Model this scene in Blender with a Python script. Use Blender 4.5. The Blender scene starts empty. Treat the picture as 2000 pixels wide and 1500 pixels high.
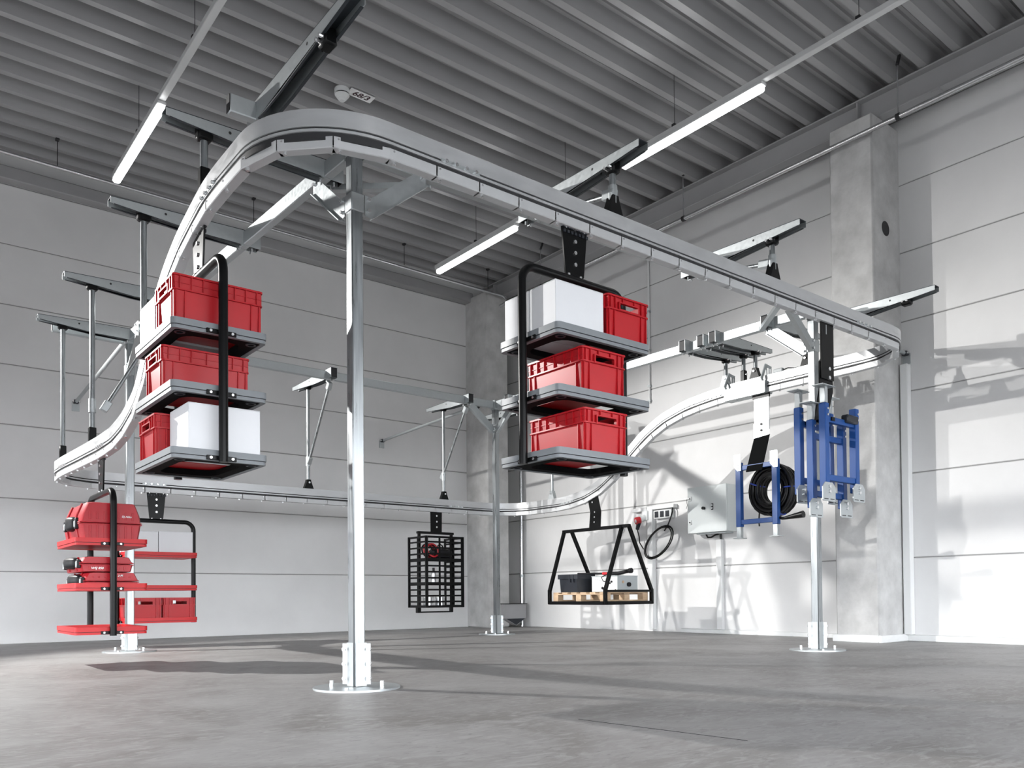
import bpy, bmesh, math, random
from mathutils import Vector, Matrix
random.seed(7)
S = bpy.context.scene
COL = S.collection
R = math.radians

# ------------------------------------------------------------------ camera
cam_d = bpy.data.cameras.new('camera'); cam = bpy.data.objects.new('camera', cam_d); COL.objects.link(cam)
yaw, pit, rol = 6.72807177e-01, 1.84110312e-02, -8.37320448e-03
fw = Vector((math.sin(yaw)*math.cos(pit), math.cos(yaw)*math.cos(pit), math.sin(pit)))
r0 = Vector((math.cos(yaw), -math.sin(yaw), 0)); u0 = r0.cross(fw)
ri = r0*math.cos(rol) + u0*math.sin(rol); up = -r0*math.sin(rol) + u0*math.cos(rol)
M = Matrix((ri, up, -fw)).transposed().to_4x4(); M.translation = Vector((0, 0, .56))
cam.matrix_world = M
cam_d.sensor_width = 36; cam_d.lens = 1599.37865/2000*36
cam_d.shift_x = 0; cam_d.shift_y = (1134.28661-750)/2000
cam_d.clip_start = .05; cam_d.clip_end = 200
S.camera = cam

# ------------------------------------------------------------------ world, lamps, exposure
W = bpy.data.worlds.new('world'); S.world = W; W.use_nodes = True
bg = W.node_tree.nodes['Background']; bg.inputs[0].default_value = (.93, .96, 1.0, 1); bg.inputs[1].default_value = 7.2
S.view_settings.view_transform = 'Standard'; S.view_settings.look = 'None'
S.view_settings.exposure = 0.56; S.view_settings.gamma = 1.0; S.view_settings.use_curve_mapping = False
S.cycles.use_denoising = True
S.cycles.max_bounces = 8

def spot(name, loc, target, power, size, blend, radius, squash=1.):
    d = bpy.data.lights.new(name, 'SPOT'); o = bpy.data.objects.new(name, d); COL.objects.link(o)
    o.location = loc; d.energy = power; d.spot_size = R(size); d.spot_blend = blend; d.shadow_soft_size = radius
    o.rotation_euler = (Vector(target)-Vector(loc)).to_track_quat('-Z', 'Y').to_euler(); o.scale = (1, squash, 1)
    d.color = (1, .985, .96)
spot('floodlight', (.35, 11.95, 4.9), (9.5, 5.5, 1.1), 1230, 74, .45, .05, .40)
spot('floodlight', (-1.2, 10.9, 4.3), (5.2, 5.6, .2), 2150, 84, .5, .05, .75)

# ------------------------------------------------------------------ materials
def mat(name, c, rough=.5, metal=0., var=.0, scale=8., bump=0., bscale=60., stretch=(1, 1, 1), rvar=0., emis=None, spec=.5, c2=None):
    m = bpy.data.materials.new(name); m.use_nodes = True
    nt = m.node_tree; b = nt.nodes['Principled BSDF']
    b.inputs['Base Color'].default_value = (*c, 1); b.inputs['Roughness'].default_value = rough
    b.inputs['Metallic'].default_value = metal; b.inputs['Specular IOR Level'].default_value = spec
    if emis:
        b.inputs['Emission Color'].default_value = (*c, 1); b.inputs['Emission Strength'].default_value = emis
    if var or bump or rvar:
        tc = nt.nodes.new('ShaderNodeTexCoord'); mp = nt.nodes.new('ShaderNodeMapping'); mp.inputs['Scale'].default_value = stretch
        nt.links.new(tc.outputs['Object'], mp.inputs['Vector'])
    if var or rvar:
        n = nt.nodes.new('ShaderNodeTexNoise'); n.inputs['Scale'].default_value = scale; n.inputs['Detail'].default_value = 6; n.inputs['Roughness'].default_value = .6
        nt.links.new(mp.outputs[0], n.inputs['Vector'])
    if var:
        rp = nt.nodes.new('ShaderNodeMapRange'); rp.inputs['From Min'].default_value = .3; rp.inputs['From Max'].default_value = .7
        nt.links.new(n.outputs['Fac'], rp.inputs['Value'])
        mx = nt.nodes.new('ShaderNodeMix'); mx.data_type = 'RGBA'
        a = c2 or tuple(x*(1-var) for x in c)
        mx.inputs['A'].default_value = (*a, 1); mx.inputs['B'].default_value = (*tuple(min(1, x*(1+var*.6)) for x in c), 1)
        nt.links.new(rp.outputs[0], mx.inputs['Factor']); nt.links.new(mx.outputs['Result'], b.inputs['Base Color'])
    if rvar:
        r2 = nt.nodes.new('ShaderNodeMapRange'); r2.inputs['From Min'].default_value = .3; r2.inputs['From Max'].default_value = .7
        r2.inputs['To Min'].default_value = max(.03, rough-rvar); r2.inputs['To Max'].default_value = rough+rvar
        nt.links.new(n.outputs['Fac'], r2.inputs['Value']); nt.links.new(r2.outputs[0], b.inputs['Roughness'])
    if bump:
        n2 = nt.nodes.new('ShaderNodeTexNoise'); n2.inputs['Scale'].default_value = bscale; n2.inputs['Detail'].default_value = 5
        nt.links.new(mp.outputs[0], n2.inputs['Vector'])
        bp = nt.nodes.new('ShaderNodeBump'); bp.inputs['Strength'].default_value = bump; bp.inputs['Distance'].default_value = .01
        nt.links.new(n2.outputs['Fac'], bp.inputs['Height']); nt.links.new(bp.outputs[0], b.inputs['Normal'])
    return m

GALV = mat('galvanised_steel', (.47, .50, .51), .40, .7, .05, 40, rvar=.06)
TUBE = mat('drawn_steel_tube', (.31, .33, .34), .32, .85, .2, 9, stretch=(5, 5, .3), rvar=.08)
ALU = mat('aluminium_profile', (.52, .53, .54), .36, .45, .06, 6, stretch=(1, 1, 4), rvar=.08)
GUARD = mat('white_guard_steel', (.55, .56, .57), .42, .3, .04, 12)
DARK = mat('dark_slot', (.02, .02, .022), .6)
BLACK = mat('black_powder_coat', (.004, .0042, .0045), .30, 0, spec=.16)
BOLT = mat('zinc_bolt', (.78, .79, .80), .25, .9)
RED = mat('red_plastic', (.43, .008, .014), .36, 0, .08, 5, spec=.35)
REDT = mat('red_tray_plastic', (.52, .014, .018), .42, 0, .06, 6, spec=.35)
CASE = mat('red_case_plastic', (.40, .007, .016), .38, 0, .06, 6, spec=.35)
GREY = mat('grey_tray_plastic', (.19, .205, .22), .45, 0, .06, 8, spec=.35)
CARD = mat('white_carton', (.68, .69, .71), .6, 0, .03, 3)
BLUE = mat('blue_paint', (.009, .062, .245), .40, 0, .06, 6, spec=.35)
RUBB = mat('black_rubber_hose', (.006, .006, .0065), .28, spec=.3)
PLAS = mat('black_plastic', (.009, .009, .011), .45, spec=.25)
GRAPH = mat('graphite_plastic', (.022, .025, .032), .42, spec=.3)
WPLAS = mat('light_grey_plastic', (.70, .72, .72), .4)
CAB = mat('cabinet_paint', (.66, .70, .70), .42)
GBOX = mat('grey_housing', (.40, .43, .44), .45)
PAPER = mat('white_label', (.85, .86, .86), .5)
TXTW = mat('white_print', (.9, .9, .9), .5)
TXTB = mat('dark_red_print', (.035, .004, .012), .5)
REDP = mat('red_plug_plastic', (.55, .02, .03), .35)
WOOD = mat('pallet_wood', (.52, .37, .24), .7, 0, .28, 4, bump=.15, bscale=30, stretch=(1, 1, 6))
WALL = mat('painted_concrete_wall', (.69, .69, .69), .62, 0, .07, .9, bump=.05, bscale=40)
JOINT = mat('wall_joint_shadow_gap', (.30, .30, .30), .9)
CONC = mat('raw_concrete', (.52, .52, .515), .8, 0, .22, 3.5, bump=.35, bscale=35)
DECK = mat('roof_deck_sheet', (.40, .40, .405), .36, .25, .05, 2, stretch=(.2, 2, 2))
STEELP = mat('grey_painted_beam', (.34, .34, .345), .5, 0, .05, 3)
KERB = mat('white_kerb', (.72, .73, .73), .55, 0, .06, 4)
PIPE = mat('steel_pipe', (.62, .63, .64), .22, .9)
CONDUIT = mat('white_conduit', (.74, .75, .75), .45)
HOUSING = mat('white_light_trunking', (.62, .63, .63), .4)
LAMP = mat('lit_tube', (1, 1, 1), .5, emis=9)
STRAP = mat('blue_strap', (.02, .05, .30), .5)
TIN = mat('tin_can', (.6, .61, .62), .3, .9)

def floor_mat():
    m = bpy.data.materials.new('power_floated_concrete_floor'); m.use_nodes = True
    nt = m.node_tree; b = nt.nodes['Principled BSDF']; L = nt.links.new
    tc = nt.nodes.new('ShaderNodeTexCoord')
    def noise(scale, st, det=6, dist=0, rot=0):
        mp = nt.nodes.new('ShaderNodeMapping'); mp.inputs['Scale'].default_value = st; mp.inputs['Rotation'].default_value = (0, 0, rot)
        L(tc.outputs['Object'], mp.inputs['Vector'])
        n = nt.nodes.new('ShaderNodeTexNoise'); n.inputs['Scale'].default_value = scale; n.inputs['Detail'].default_value = det
        n.inputs['Distortion'].default_value = dist; n.inputs['Roughness'].default_value = .62
        L(mp.outputs[0], n.inputs['Vector']); return n.outputs['Fac']
    def mixc(f, a, c, lo=.35, hi=.65):
        r = nt.nodes.new('ShaderNodeMapRange'); r.inputs['From Min'].default_value = lo; r.inputs['From Max'].default_value = hi
        L(f, r.inputs['Value'])
        x = nt.nodes.new('ShaderNodeMix'); x.data_type = 'RGBA'; L(r.outputs[0], x.inputs['Factor'])
        for k, v in (('A', a), ('B', c)):
            if isinstance(v, tuple): x.inputs[k].default_value = (*v, 1)
            else: L(v, x.inputs[k])
        return x.outputs['Result']
    n1 = noise(1.1, (1, 1, 1), 8, 1.2); n2 = noise(7, (1, 2.6, 1), 8, 1.6, .5); n3 = noise(16, (1, 2.2, 1), 6, .8, -.6)
    c = mixc(n1, (.180, .170, .162), (.285, .279, .275))
    c = mixc(n2, c, (.36, .356, .354), .46, .74)
    c = mixc(n3, c, (.105, .102, .10), .58, .82)
    L(c, b.inputs['Base Color'])
    r = nt.nodes.new('ShaderNodeMapRange'); r.inputs['To Min'].default_value = .38; r.inputs['To Max'].default_value = .62
    L(n2, r.inputs['Value']); L(r.outputs[0], b.inputs['Roughness'])
    bp = nt.nodes.new('ShaderNodeBump'); bp.inputs['Strength'].default_value = .12; bp.inputs['Distance'].default_value = .004
    L(n3, bp.inputs['Height']); L(bp.outputs[0], b.inputs['Normal'])
    return m
FLOOR = floor_mat()
MATTE = mat('matte_black_plate', (.004, .0045, .005), .75, spec=.06)
DARK_GROUND = mat('dark_unseen_ground', (.10, .10, .10), .9)  # unseen ground, kept dark so it bounces less light onto the ceiling
SHADE_GALV = mat('galv_painted_shade', (.035, .042, .05), .45, .3)  # galvanised arm insides: their shade is put into this dark colour

# ------------------------------------------------------------------ mesh helpers
ORG = {}
def V(*a): return Vector(a)
def frame(d, upv=None):
    d = Vector(d).normalized()
    upv = Vector(upv or ((0, 0, 1) if abs(d.z) < .95 else (0, 1, 0)))
    a = d.cross(upv).normalized(); b = a.cross(d).normalized()
    return d, a, b
class MB:
    def __init__(s): s.v = []; s.f = []
    def add(s, vs, fs):
        o = len(s.v); s.v += [Vector(x) for x in vs]; s.f += [tuple(i+o for i in f) for f in fs]; return s
    def cb(s, c, h, b=.0, ax=None):
        """box, centre c, half sizes h, chamfer b, axes ax"""
        c = Vector(c); ax = ax or (V(1, 0, 0), V(0, 1, 0), V(0, 0, 1))
        if b <= 0:
            vs = [c+ax[0]*h[0]*i+ax[1]*h[1]*j+ax[2]*h[2]*k for i in (-1, 1) for j in (-1, 1) for k in (-1, 1)]
            return s.add(vs, [(0, 1, 3, 2), (4, 6, 7, 5), (0, 4, 5, 1), (2, 3, 7, 6), (0, 2, 6, 4), (1, 5, 7, 3)])
        vs = []; idx = {}
        for i in (-1, 1):
            for j in (-1, 1):
                for k in (-1, 1):
                    sg = (i, j, k)
                    for a in range(3):
                        e = [h[q]-(b if q != a else 0) for q in range(3)]
                        idx[(sg, a)] = len(vs); vs.append(c+sum((ax[q]*e[q]*sg[q] for q in range(3)), Vector()))
        fs = []
        for a in range(3):
            p, q = [x for x in range(3) if x != a]
            for sa in (-1, 1):
                loop = []
                for sp, sq in ((-1, -1), (1, -1), (1, 1), (-1, 1)):
                    sg = [0]*3; sg[a] = sa; sg[p] = sp; sg[q] = sq; loop.append(idx[(tuple(sg), a)])
                fs.append(tuple(loop))
            for sp in (-1, 1):
                for sq in (-1, 1):
                    s1 = [0]*3; s1[a] = -1; s1[p] = sp; s1[q] = sq; s2 = list(s1); s2[a] = 1
                    s1 = tuple(s1); s2 = tuple(s2)
                    fs.append((idx[(s1, p)], idx[(s2, p)], idx[(s2, q)], idx[(s1, q)]))
        for i in (-1, 1):
            for j in (-1, 1):
                for k in (-1, 1): fs.append(tuple(idx[((i, j, k), a)] for a in range(3)))
        return s.add(vs, fs)
    def box(s, x0, x1, y0, y1, z0, z1, b=0.):
        return s.cb(((x0+x1)/2, (y0+y1)/2, (z0+z1)/2), (abs(x1-x0)/2, abs(y1-y0)/2, abs(z1-z0)/2), b)
    def bar(s, p, q, w, h, upv=None, b=0.):
        p = Vector(p); q = Vector(q); d, a, u = frame(q-p, upv)
        return s.cb((p+q)/2, ((q-p).length/2, w/2, h/2), b, (d, a, u))
    def cyl(s, p, q, r, n=14, r2=None):
        p = Vector(p); q = Vector(q); d, a, u = frame(q-p); r2 = r if r2 is None else r2
        vs = []; N = n
        for c, rr in ((p, r), (q, r2)):
            for i in range(n):
                t = 2*math.pi*i/n; vs.append(c+a*math.cos(t)*rr+u*math.sin(t)*rr)
        fs = [(i, (i+1) % n, n+(i+1) % n, n+i) for i in range(n)]+[tuple(range(n-1, -1, -1)), tuple(range(n, 2*n))]
        return s.add(vs, fs)
    def tube(s, pts, r, n=10, closed=False):
        pts = [Vector(p) for p in pts]; m = len(pts); vs = []; pa = None
        for i in range(m):
            if closed: t = pts[(i+1) % m]-pts[i-1]
            else: t = pts[min(i+1, m-1)]-pts[max(i-1, 0)]
            t.normalize()
            if pa is None: _, pa, _ = frame(t)
            a = (pa-t*pa.dot(t)).normalized(); u = a.cross(t); pa = a
            for k in range(n):
                th = 2*math.pi*k/n; vs.append(pts[i]+a*math.cos(th)*r+u*math.sin(th)*r)
        fs = []
        for i in range(m if closed else m-1):
            j = (i+1) % m
            for k in range(n): fs.append((i*n+k, i*n+(k+1) % n, j*n+(k+1) % n, j*n+k))
        if not closed: fs += [tuple(range(n-1, -1, -1)), tuple(range((m-1)*n, m*n))]
        return s.add(vs, fs)
    def prism(s, poly, ext):
        """poly: 3-D points of a planar outline; extruded by vector ext"""
        n = len(poly); e = Vector(ext); vs = [Vector(p) for p in poly]+[Vector(p)+e for p in poly]
        return s.add(vs, [tuple(range(n-1, -1, -1)), tuple(range(n, 2*n))]+[(i, (i+1) % n, n+(i+1) % n, n+i) for i in range(n)])
    def ring(s, outer, inner, z0, z1):
        n = len(outer)
        vs = [V(x, y, z0) for x, y in outer]+[V(x, y, z1) for x, y in outer]+[V(x, y, z0) for x, y in inner]+[V(x, y, z1) for x, y in inner]
        fs = []
        for i in range(n):
            j = (i+1) % n
            fs += [(i, j, n+j, n+i), (2*n+i, 3*n+i, 3*n+j, 2*n+j), (n+i, n+j, 3*n+j, 3*n+i), (i, 2*n+i, 2*n+j, j)]
        return s.add(vs, fs)
    def sweep(s, pts, prof, closed=False):
        """prof: (u lateral, v up) outline swept along pts"""
        m = len(pts); n = len(prof); vs = []
        for i in range(m):
            if closed: t = pts[(i+1) % m]-pts[i-1]
            else: t = pts[min(i+1, m-1)]-pts[max(i-1, 0)]
            t = t.normalized(); lat = t.cross(V(0, 0, 1)).normalized(); upv = lat.cross(t).normalized()
            for u, v in prof: vs.append(pts[i]+lat*u+upv*v)
        fs = []
        for i in range(m if closed else m-1):
            j = (i+1) % m
            for k in range(n): fs.append((i*n+k, i*n+(k+1) % n, j*n+(k+1) % n, j*n+k))
        if not closed: fs += [tuple(range(n-1, -1, -1)), tuple(range((m-1)*n, m*n))]
        return s.add(vs, fs)
    def build(s, name, m, parent=None, flat=False, ang=40):
        off = ORG.get(parent.name, Vector()) if parent else Vector()
        me = bpy.data.meshes.new(name); me.from_pydata([x-off for x in s.v], [], s.f)
        bm = bmesh.new(); bm.from_mesh(me); bmesh.ops.recalc_face_normals(bm, faces=bm.faces); bm.to_mesh(me); bm.free()
        me.materials.append(m)
        if not flat: me.shade_smooth(); me.set_sharp_from_angle(angle=R(ang))
        o = bpy.data.objects.new(name, me); COL.objects.link(o)
        if parent: o.parent = parent; ORG[o.name] = off
        return o
def rrect(x0, x1, y0, y1, r, n=4):
    p = []
    for cx, cy, a0 in ((x1-r, y1-r, 0), (x0+r, y1-r, 90), (x0+r, y0+r, 180), (x1-r, y0+r, 270)):
        for i in range(n+1):
            a = R(a0+90*i/n); p.append((cx+r*math.cos(a), cy+r*math.sin(a)))
    return p
def thing(name, label, cat, loc=(0, 0, 0), rotz=0, group=None):
    o = bpy.data.objects.new(name, None); COL.objects.link(o); o.empty_display_size = .1
    o.location = loc; o.rotation_euler = (0, 0, rotz); o['label'] = label; o['category'] = cat
    if group: o['group'] = group
    ORG[o.name] = Vector(loc) if not rotz else Vector()
    return o
def local(o): ORG[o.name] = Vector(); return o
def tag(o, label, cat, group=None):
    o['label'] = label; o['category'] = cat
    if group: o['group'] = group
    return o
def struct(o): o['kind'] = 'structure'; return o
def stuff(o): o['kind'] = 'stuff'; return o
def kids(o): return [c for c in COL.objects if c.parent == o]
def dup(root, loc, rotz=None, label=None):
    CH = {}
    for c in COL.objects:
        if c.parent: CH.setdefault(c.parent.name, []).append(c)
    r = root.copy(); COL.objects.link(r); r.location = loc
    if rotz is not None: r.rotation_euler = (0, 0, rotz)
    if label: r['label'] = label
    for c in CH.get(root.name, []):
        k = c.copy(); COL.objects.link(k); k.parent = r
        for g in CH.get(c.name, []):
            d = g.copy(); COL.objects.link(d); d.parent = k
    return r
def text(body, loc, rot, size, m, parent, name='lettering', shear=0.):
    c = bpy.data.curves.new(name, 'FONT'); c.body = body; c.size = size; c.extrude = .0008; c.shear = shear; c.offset = size*.012
    c.align_x = 'CENTER'; c.align_y = 'CENTER'
    tmp = bpy.data.objects.new('tmp', c); me = bpy.data.meshes.new_from_object(tmp); bpy.data.objects.remove(tmp); bpy.data.curves.remove(c)
    me.materials.clear(); me.materials.append(m)
    o = bpy.data.objects.new(name, me); COL.objects.link(o); o.parent = parent
    o.location = Vector(loc)-ORG.get(parent.name, Vector()); o.rotation_euler = rot
    return o

XR, YB = 9.5, 12.17            # faces of the two walls
# ------------------------------------------------------------------ floor, walls, ceiling
fl = MB().box(-4, XR+.3, -4, YB+.3, -.2, 0).build('floor', FLOOR); struct(fl)
struct(MB().box(-60, 40, -60, 40, -.4, -.21).build('ground_outside', DARK_GROUND))
# unseen lintel walls added behind and beside the camera so daylight only enters low
struct(MB().box(-4.2, XR+.3, -4.2, -4, 3.1, 6.6).build('added_lintel_back', WALL))
struct(MB().box(-4.2, -4, -4, YB+.3, 1.9, 6.6).build('added_lintel_side', WALL))
w = struct(MB().box(-4, XR+.35, YB+.010, YB+.3, 0, 6.6).build('wall_left', JOINT))
for z0, z1 in zip((0, .924, 1.865, 2.81, 3.582, 4.351, 5.13, 5.9), (.924, 1.865, 2.81, 3.582, 4.351, 5.13, 5.9, 6.6)):
    MB().box(-4, XR+.02, YB, YB+.06, z0+(.006 if z0 else 0), z1-.006, .006).build('wall_panel', WALL, w)
w = struct(MB().box(XR+.010, XR+.3, -4, YB+.3, 0, 6.6).build('wall_right', JOINT))
for z0, z1 in zip((0, .963, 1.94, 2.892, 3.716, 4.523, 5.32, 6.1), (.963, 1.94, 2.892, 3.716, 4.523, 5.32, 6.1, 6.6)):
    MB().box(XR, XR+.06, -4, YB+.02, z0+(.006 if z0 else 0), z1-.006, .006).build('wall_panel', WALL, w)
ce = struct(MB().box(-4, XR+.3, -4, YB+.3, 6.5, 6.6).build('ceiling', STEELP))
PIT = .346
k0 = -38
y = 9.27+k0*PIT
while y < YB:
    prof = []
    for k in range(3):
        yc = y+k*PIT
        prof += [(yc-.040, 6.30), (yc+.040, 6.30), (yc+.075, 6.465), (yc+.125, 6.465), (yc+.137, 6.44), (yc+.160, 6.44), (yc+.172, 6.465), (yc+.190, 6.465), (yc+.202, 6.44), (yc+.225, 6.44), (yc+.237, 6.465), (yc+PIT-.075, 6.465)]
    prof.append((y+3*PIT-.040, 6.296))
    prof = [(min(a, YB+.03), b) for a, b in prof]
    mb = MB(); n = len(prof)
    mb.add([V(-4, a, b) for a, b in prof]+[V(XR+.02, a, b) for a, b in prof], [(i, i+1, n+i+1, n+i) for i in range(n-1)])
    mb.build('roof_sheet', DECK, ce, flat=True)
    y += 3*PIT
for k, (a_, b_) in enumerate((((2.541, 2.715), (2.649, 1.893)),)):
    MB().bar((*a_, .0005), (*b_, .0005), .004, .002).build('crack', DARK, fl)
# wall plate along the left wall, roof beam along the right wall
struct(MB().box(-4, 8.72, YB-.17, YB, 5.9, 6.07, .012).build('trim_1', STEELP))
rb = thing('roof_beam', 'long grey steel roof beam running along the top of the wall with the concrete pillar', 'beam', (9.15, 2, 5.99)); struct(rb)
MB().box(9.142, 9.158, -4, YB, 6.0, 6.28).build('beam_web', STEELP, rb)
MB().box(9.05, 9.25, -4, YB, 6.272, 6.292, .004).build('top_flange', STEELP, rb)
MB().box(9.05, 9.25, -4, YB, 5.985, 6.005, .004).build('bottom_flange', STEELP, rb)
for yy in (4.85, 11.85): MB().box(9.06, 9.24, yy-.008, yy+.008, 6.006, 6.271).build('web_stiffener', STEELP, rb)
MB().box(9.03, 9.25, 3.92, 4.0, 5.955, 5.984).build('splice_plate', STEELP, rb)

def pillar(lab, x0, x1, y0, y1, h, hole):
    p = thing('concrete_pillar', lab, 'pillar', ((x0+x1)/2, (y0+y1)/2, 0)); struct(p)
    b = MB().box(x0, x1, y0, y1, 0, h, .018).build('pillar_shaft', CONC, p)
    ax, pos = hole
    r = .085
    if ax == 'y': q = MB().cyl((pos[0], y0-.002, pos[1]), (pos[0], y0+.02, pos[1]), r, 28)
    else: q = MB().cyl((x0-.002, pos[0], pos[1]), (x0+.02, pos[0], pos[1]), r, 28)
    q.build('round_recess', DARK, p)
    return p
pillar('raw concrete pillar standing against the wall beside the control cabinet', 8.89, 9.52, 4.59, 5.11, 5.985, ('y', (9.17, 4.73)))
pillar('raw concrete pillar filling the far corner between the two walls', 8.66, 9.13, 11.53, 12.19, 5.985, ('x', (11.8, 4.0)))
# kerbs
bk = struct(MB().box(XR-.035, XR, -4, 4.56, 0, .075, .006).build('baseboard_right', KERB))
MB().box(XR-.035, XR, 5.14, 7.9, 0, .06, .006).build('kerb_length', KERB, bk)
MB().box(8.855, XR, 4.555, 4.59, 0, .085, .006).build('kerb_return', KERB, bk)
MB().box(8.855, 8.89, 4.59, 5.14, 0, .085, .006).build('kerb_front', KERB, bk)
MB().box(8.89, XR, 5.111, 5.14, 0, .085, .006).build('kerb_return', KERB, bk)

# ------------------------------------------------------------------ strip lights
def light_row(x, lab_h, tubes, lab_t):
    t = thing('light_trunking', lab_h, 'light trunking', (x, 4, 5.66), group='suspended light trunking')
    MB().box(x-.035, x+.035, -2.4, 10.72, 5.70, 5.76, .006).build('trunking_body', HOUSING, t)
    for yy in (.6, 2.4, 3.75, 5.9, 7.7, 9.65):
        MB().cyl((x, yy, 5.76), (x, yy, 6.44), .003, 6).build('hanger_wire', DARK, t)
        MB().box(x-.03, x+.03, yy-.02, yy+.02, 5.76, 5.79).build('hanger_clip', DARK, t)
    for (a, b), l in zip(tubes, lab_t):
        f = thing('strip_light', l, 'light', (x, (a+b)/2, 5.62), group='lit strip lights under the trunking')
        MB().box(x-.045, x+.045, a, b, 5.665, 5.70, .006).build('lamp_base', HOUSING, f)
        MB().box(x-.042, x+.042, a+.01, b-.01, 5.61, 5.665, .018).build('diffuser', LAMP, f)
light_row(2.415, 'white light trunking hung above the arms of the falling rail run', ((-1.0, .9), (2.85, 4.75), (8.76, 10.70)),
          ('strip light on the same trunking, far behind the photographer', 'strip light on the same trunking, overhead of the photographer', 'glowing strip light at the end of the trunking near the plain wall'))
light_row(7.07, 'white light trunking hung above the rising rail run, on chains and wires', ((.8, 2.75), (4.75, 6.70), (8.70, 10.68)),
          ('strip light on the second trunking, past the edge of the picture', 'long glowing strip light that ends behind the tip of a front arm', 'glowing strip light above the white box of the hanging shelf'))

# ------------------------------------------------------------------ pipes on the walls and under the roof
t = thing('sprinkler_pipe', 'bright steel pipe running under the roof beam past the pillar', 'pipe', (8.79, 4, 5.7))
MB().tube([(8.79, -2.4, 5.745), (8.79, 3, 5.735), (8.79, 11.3, 5.66)], .028, 12).build('pipe_run', PIPE, t)
for yy in (.9, 4.24, 7.2, 10.2):
    zz = 5.735-(yy-3)*.009
    MB().cyl((8.79, yy, zz+.03), (8.79, yy, 6.31), .006, 8).build('hanger_rod', PIPE, t)
    MB().cyl((8.79, yy-.02, zz), (8.79, yy+.02, zz), .037, 14).build('pipe_clamp', DARK, t)
    MB().bar((8.79, yy, 6.29), (8.84, yy, 6.42), .03, .02).build('roof_anchor', DARK, t)
MB().cyl((8.79, 2.98, 5.735), (8.79, 2.83, 5.736), .036, 14).build('pipe_coupling', BOLT, t)
t = thing('sprinkler_branch', 'thin steel pipe under the roof close to the plain wall', 'pipe', (6, 11.5, 5.95))
MB().tube([(-2.9, 11.4, 5.97), (8.9, 11.4, 5.895), (8.96, 11.4, 5.88), (8.98, 11.38, 5.85)], .022, 10).build('pipe_run', PIPE, t)
for xx in (1.9, 4.4, 6.9, 8.6):
    MB().cyl((xx, 11.4, 5.95), (xx, 11.4, 6.31), .005, 6).build('hanger_rod', DARK, t)
    MB().box(xx-.02, xx+.02, 11.37, 11.43, 6.28, 6.31).build('roof_anchor', DARK, t)
t = thing('drain_pipe', 'slim steel pipe running down the wall beside the far corner pillar', 'pipe', (9.45, 11.6, 0))
MB().cyl((9.45, 11.57, 0), (9.45, 11.57, 6.2), .032, 12).build('pipe_run', PIPE, t)
for zz in (.9, 3.0, 5.2): MB().cyl((9.45, 11.57, zz), (9.45, 11.57, zz+.05), .045, 12).build('pipe_clamp', GALV, t)
t = thing('wall_conduit', 'thin grey conduit dropping down the wall behind the hanging shelf', 'pipe', (9.48, 8.46, 3.5))
MB().cyl((9.48, 8.465, 3.5), (9.48, 8.465, 6.2), .016, 10).build('pipe_run', CONDUIT, t)
for zz in (3.52, 3.75, 4.3, 4.9): MB().box(9.46, 9.5, 8.44, 8.49, zz, zz+.03).build('pipe_clip', GALV, t)
t = thing('wall_conduit', 'wide white cable duct up the wall beside the pillar under the strut bracket', 'pipe', (9.46, 4.53, 0))
MB().box(9.41, 9.5, 4.485, 4.575, .075, 3.2, .008).build('duct_body', CONDUIT, t)
t = thing('corner_hopper', 'grey sheet metal box with a sloped underside low in the far corner', 'box', (9.2, 11.45, .1))
MB().prism([(8.93, 11.40, .16), (8.93, 11.40, .41), (9.40, 11.40, .41), (9.40, 11.40, .16), (9.18, 11.40, .03)], (0, .125, 0)).build('hopper_body', STEELP, t)
MB().box(8.91, 9.42, 11.385, 11.527, .41, .425).build('hopper_lid', DARK, t)
MB().prism([(8.95, 11.395, .155), (9.38, 11.395, .155), (9.17, 11.395, .04)], (0, .004, 0)).build('lower_face', GRAPH, t)

# smoke detector and number sign on the ceiling
t = thing('smoke_detector', 'round white smoke detector under the ribbed ceiling next to the number plate', 'smoke detector', (4.24, 8.33, 6.2))
MB().cyl((4.24, 8.33, 6.30), (4.24, 8.33, 6.25), .085, 24).build('detector_base', WPLAS, t)
MB().cyl((4.24, 8.33, 6.25), (4.24, 8.33, 6.235), .075, 24).build('smoke_inlet', DARK, t)
MB().cyl((4.24, 8.33, 6.235), (4.24, 8.33, 6.19), .083, 24, .05).build('detector_cap', WPLAS, t)
MB().cyl((4.24, 8.33, 6.19), (4.24, 8.33, 6.17), .045, 20, .03).build('sensor_tip', WPLAS, t)
t = thing('number_sign', 'small white plate reading 68/3 beside the smoke detector', 'sign', (4.44, 8.27, 6.27))
MB().box(4.30, 4.60, 8.215, 8.345, 6.283, 6.289).build('sign_plate', PAPER, t)
text('68/3', (4.45, 8.28, 6.281), (math.pi, 0, 0), .115, TXTB, t, shear=.2)
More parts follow.
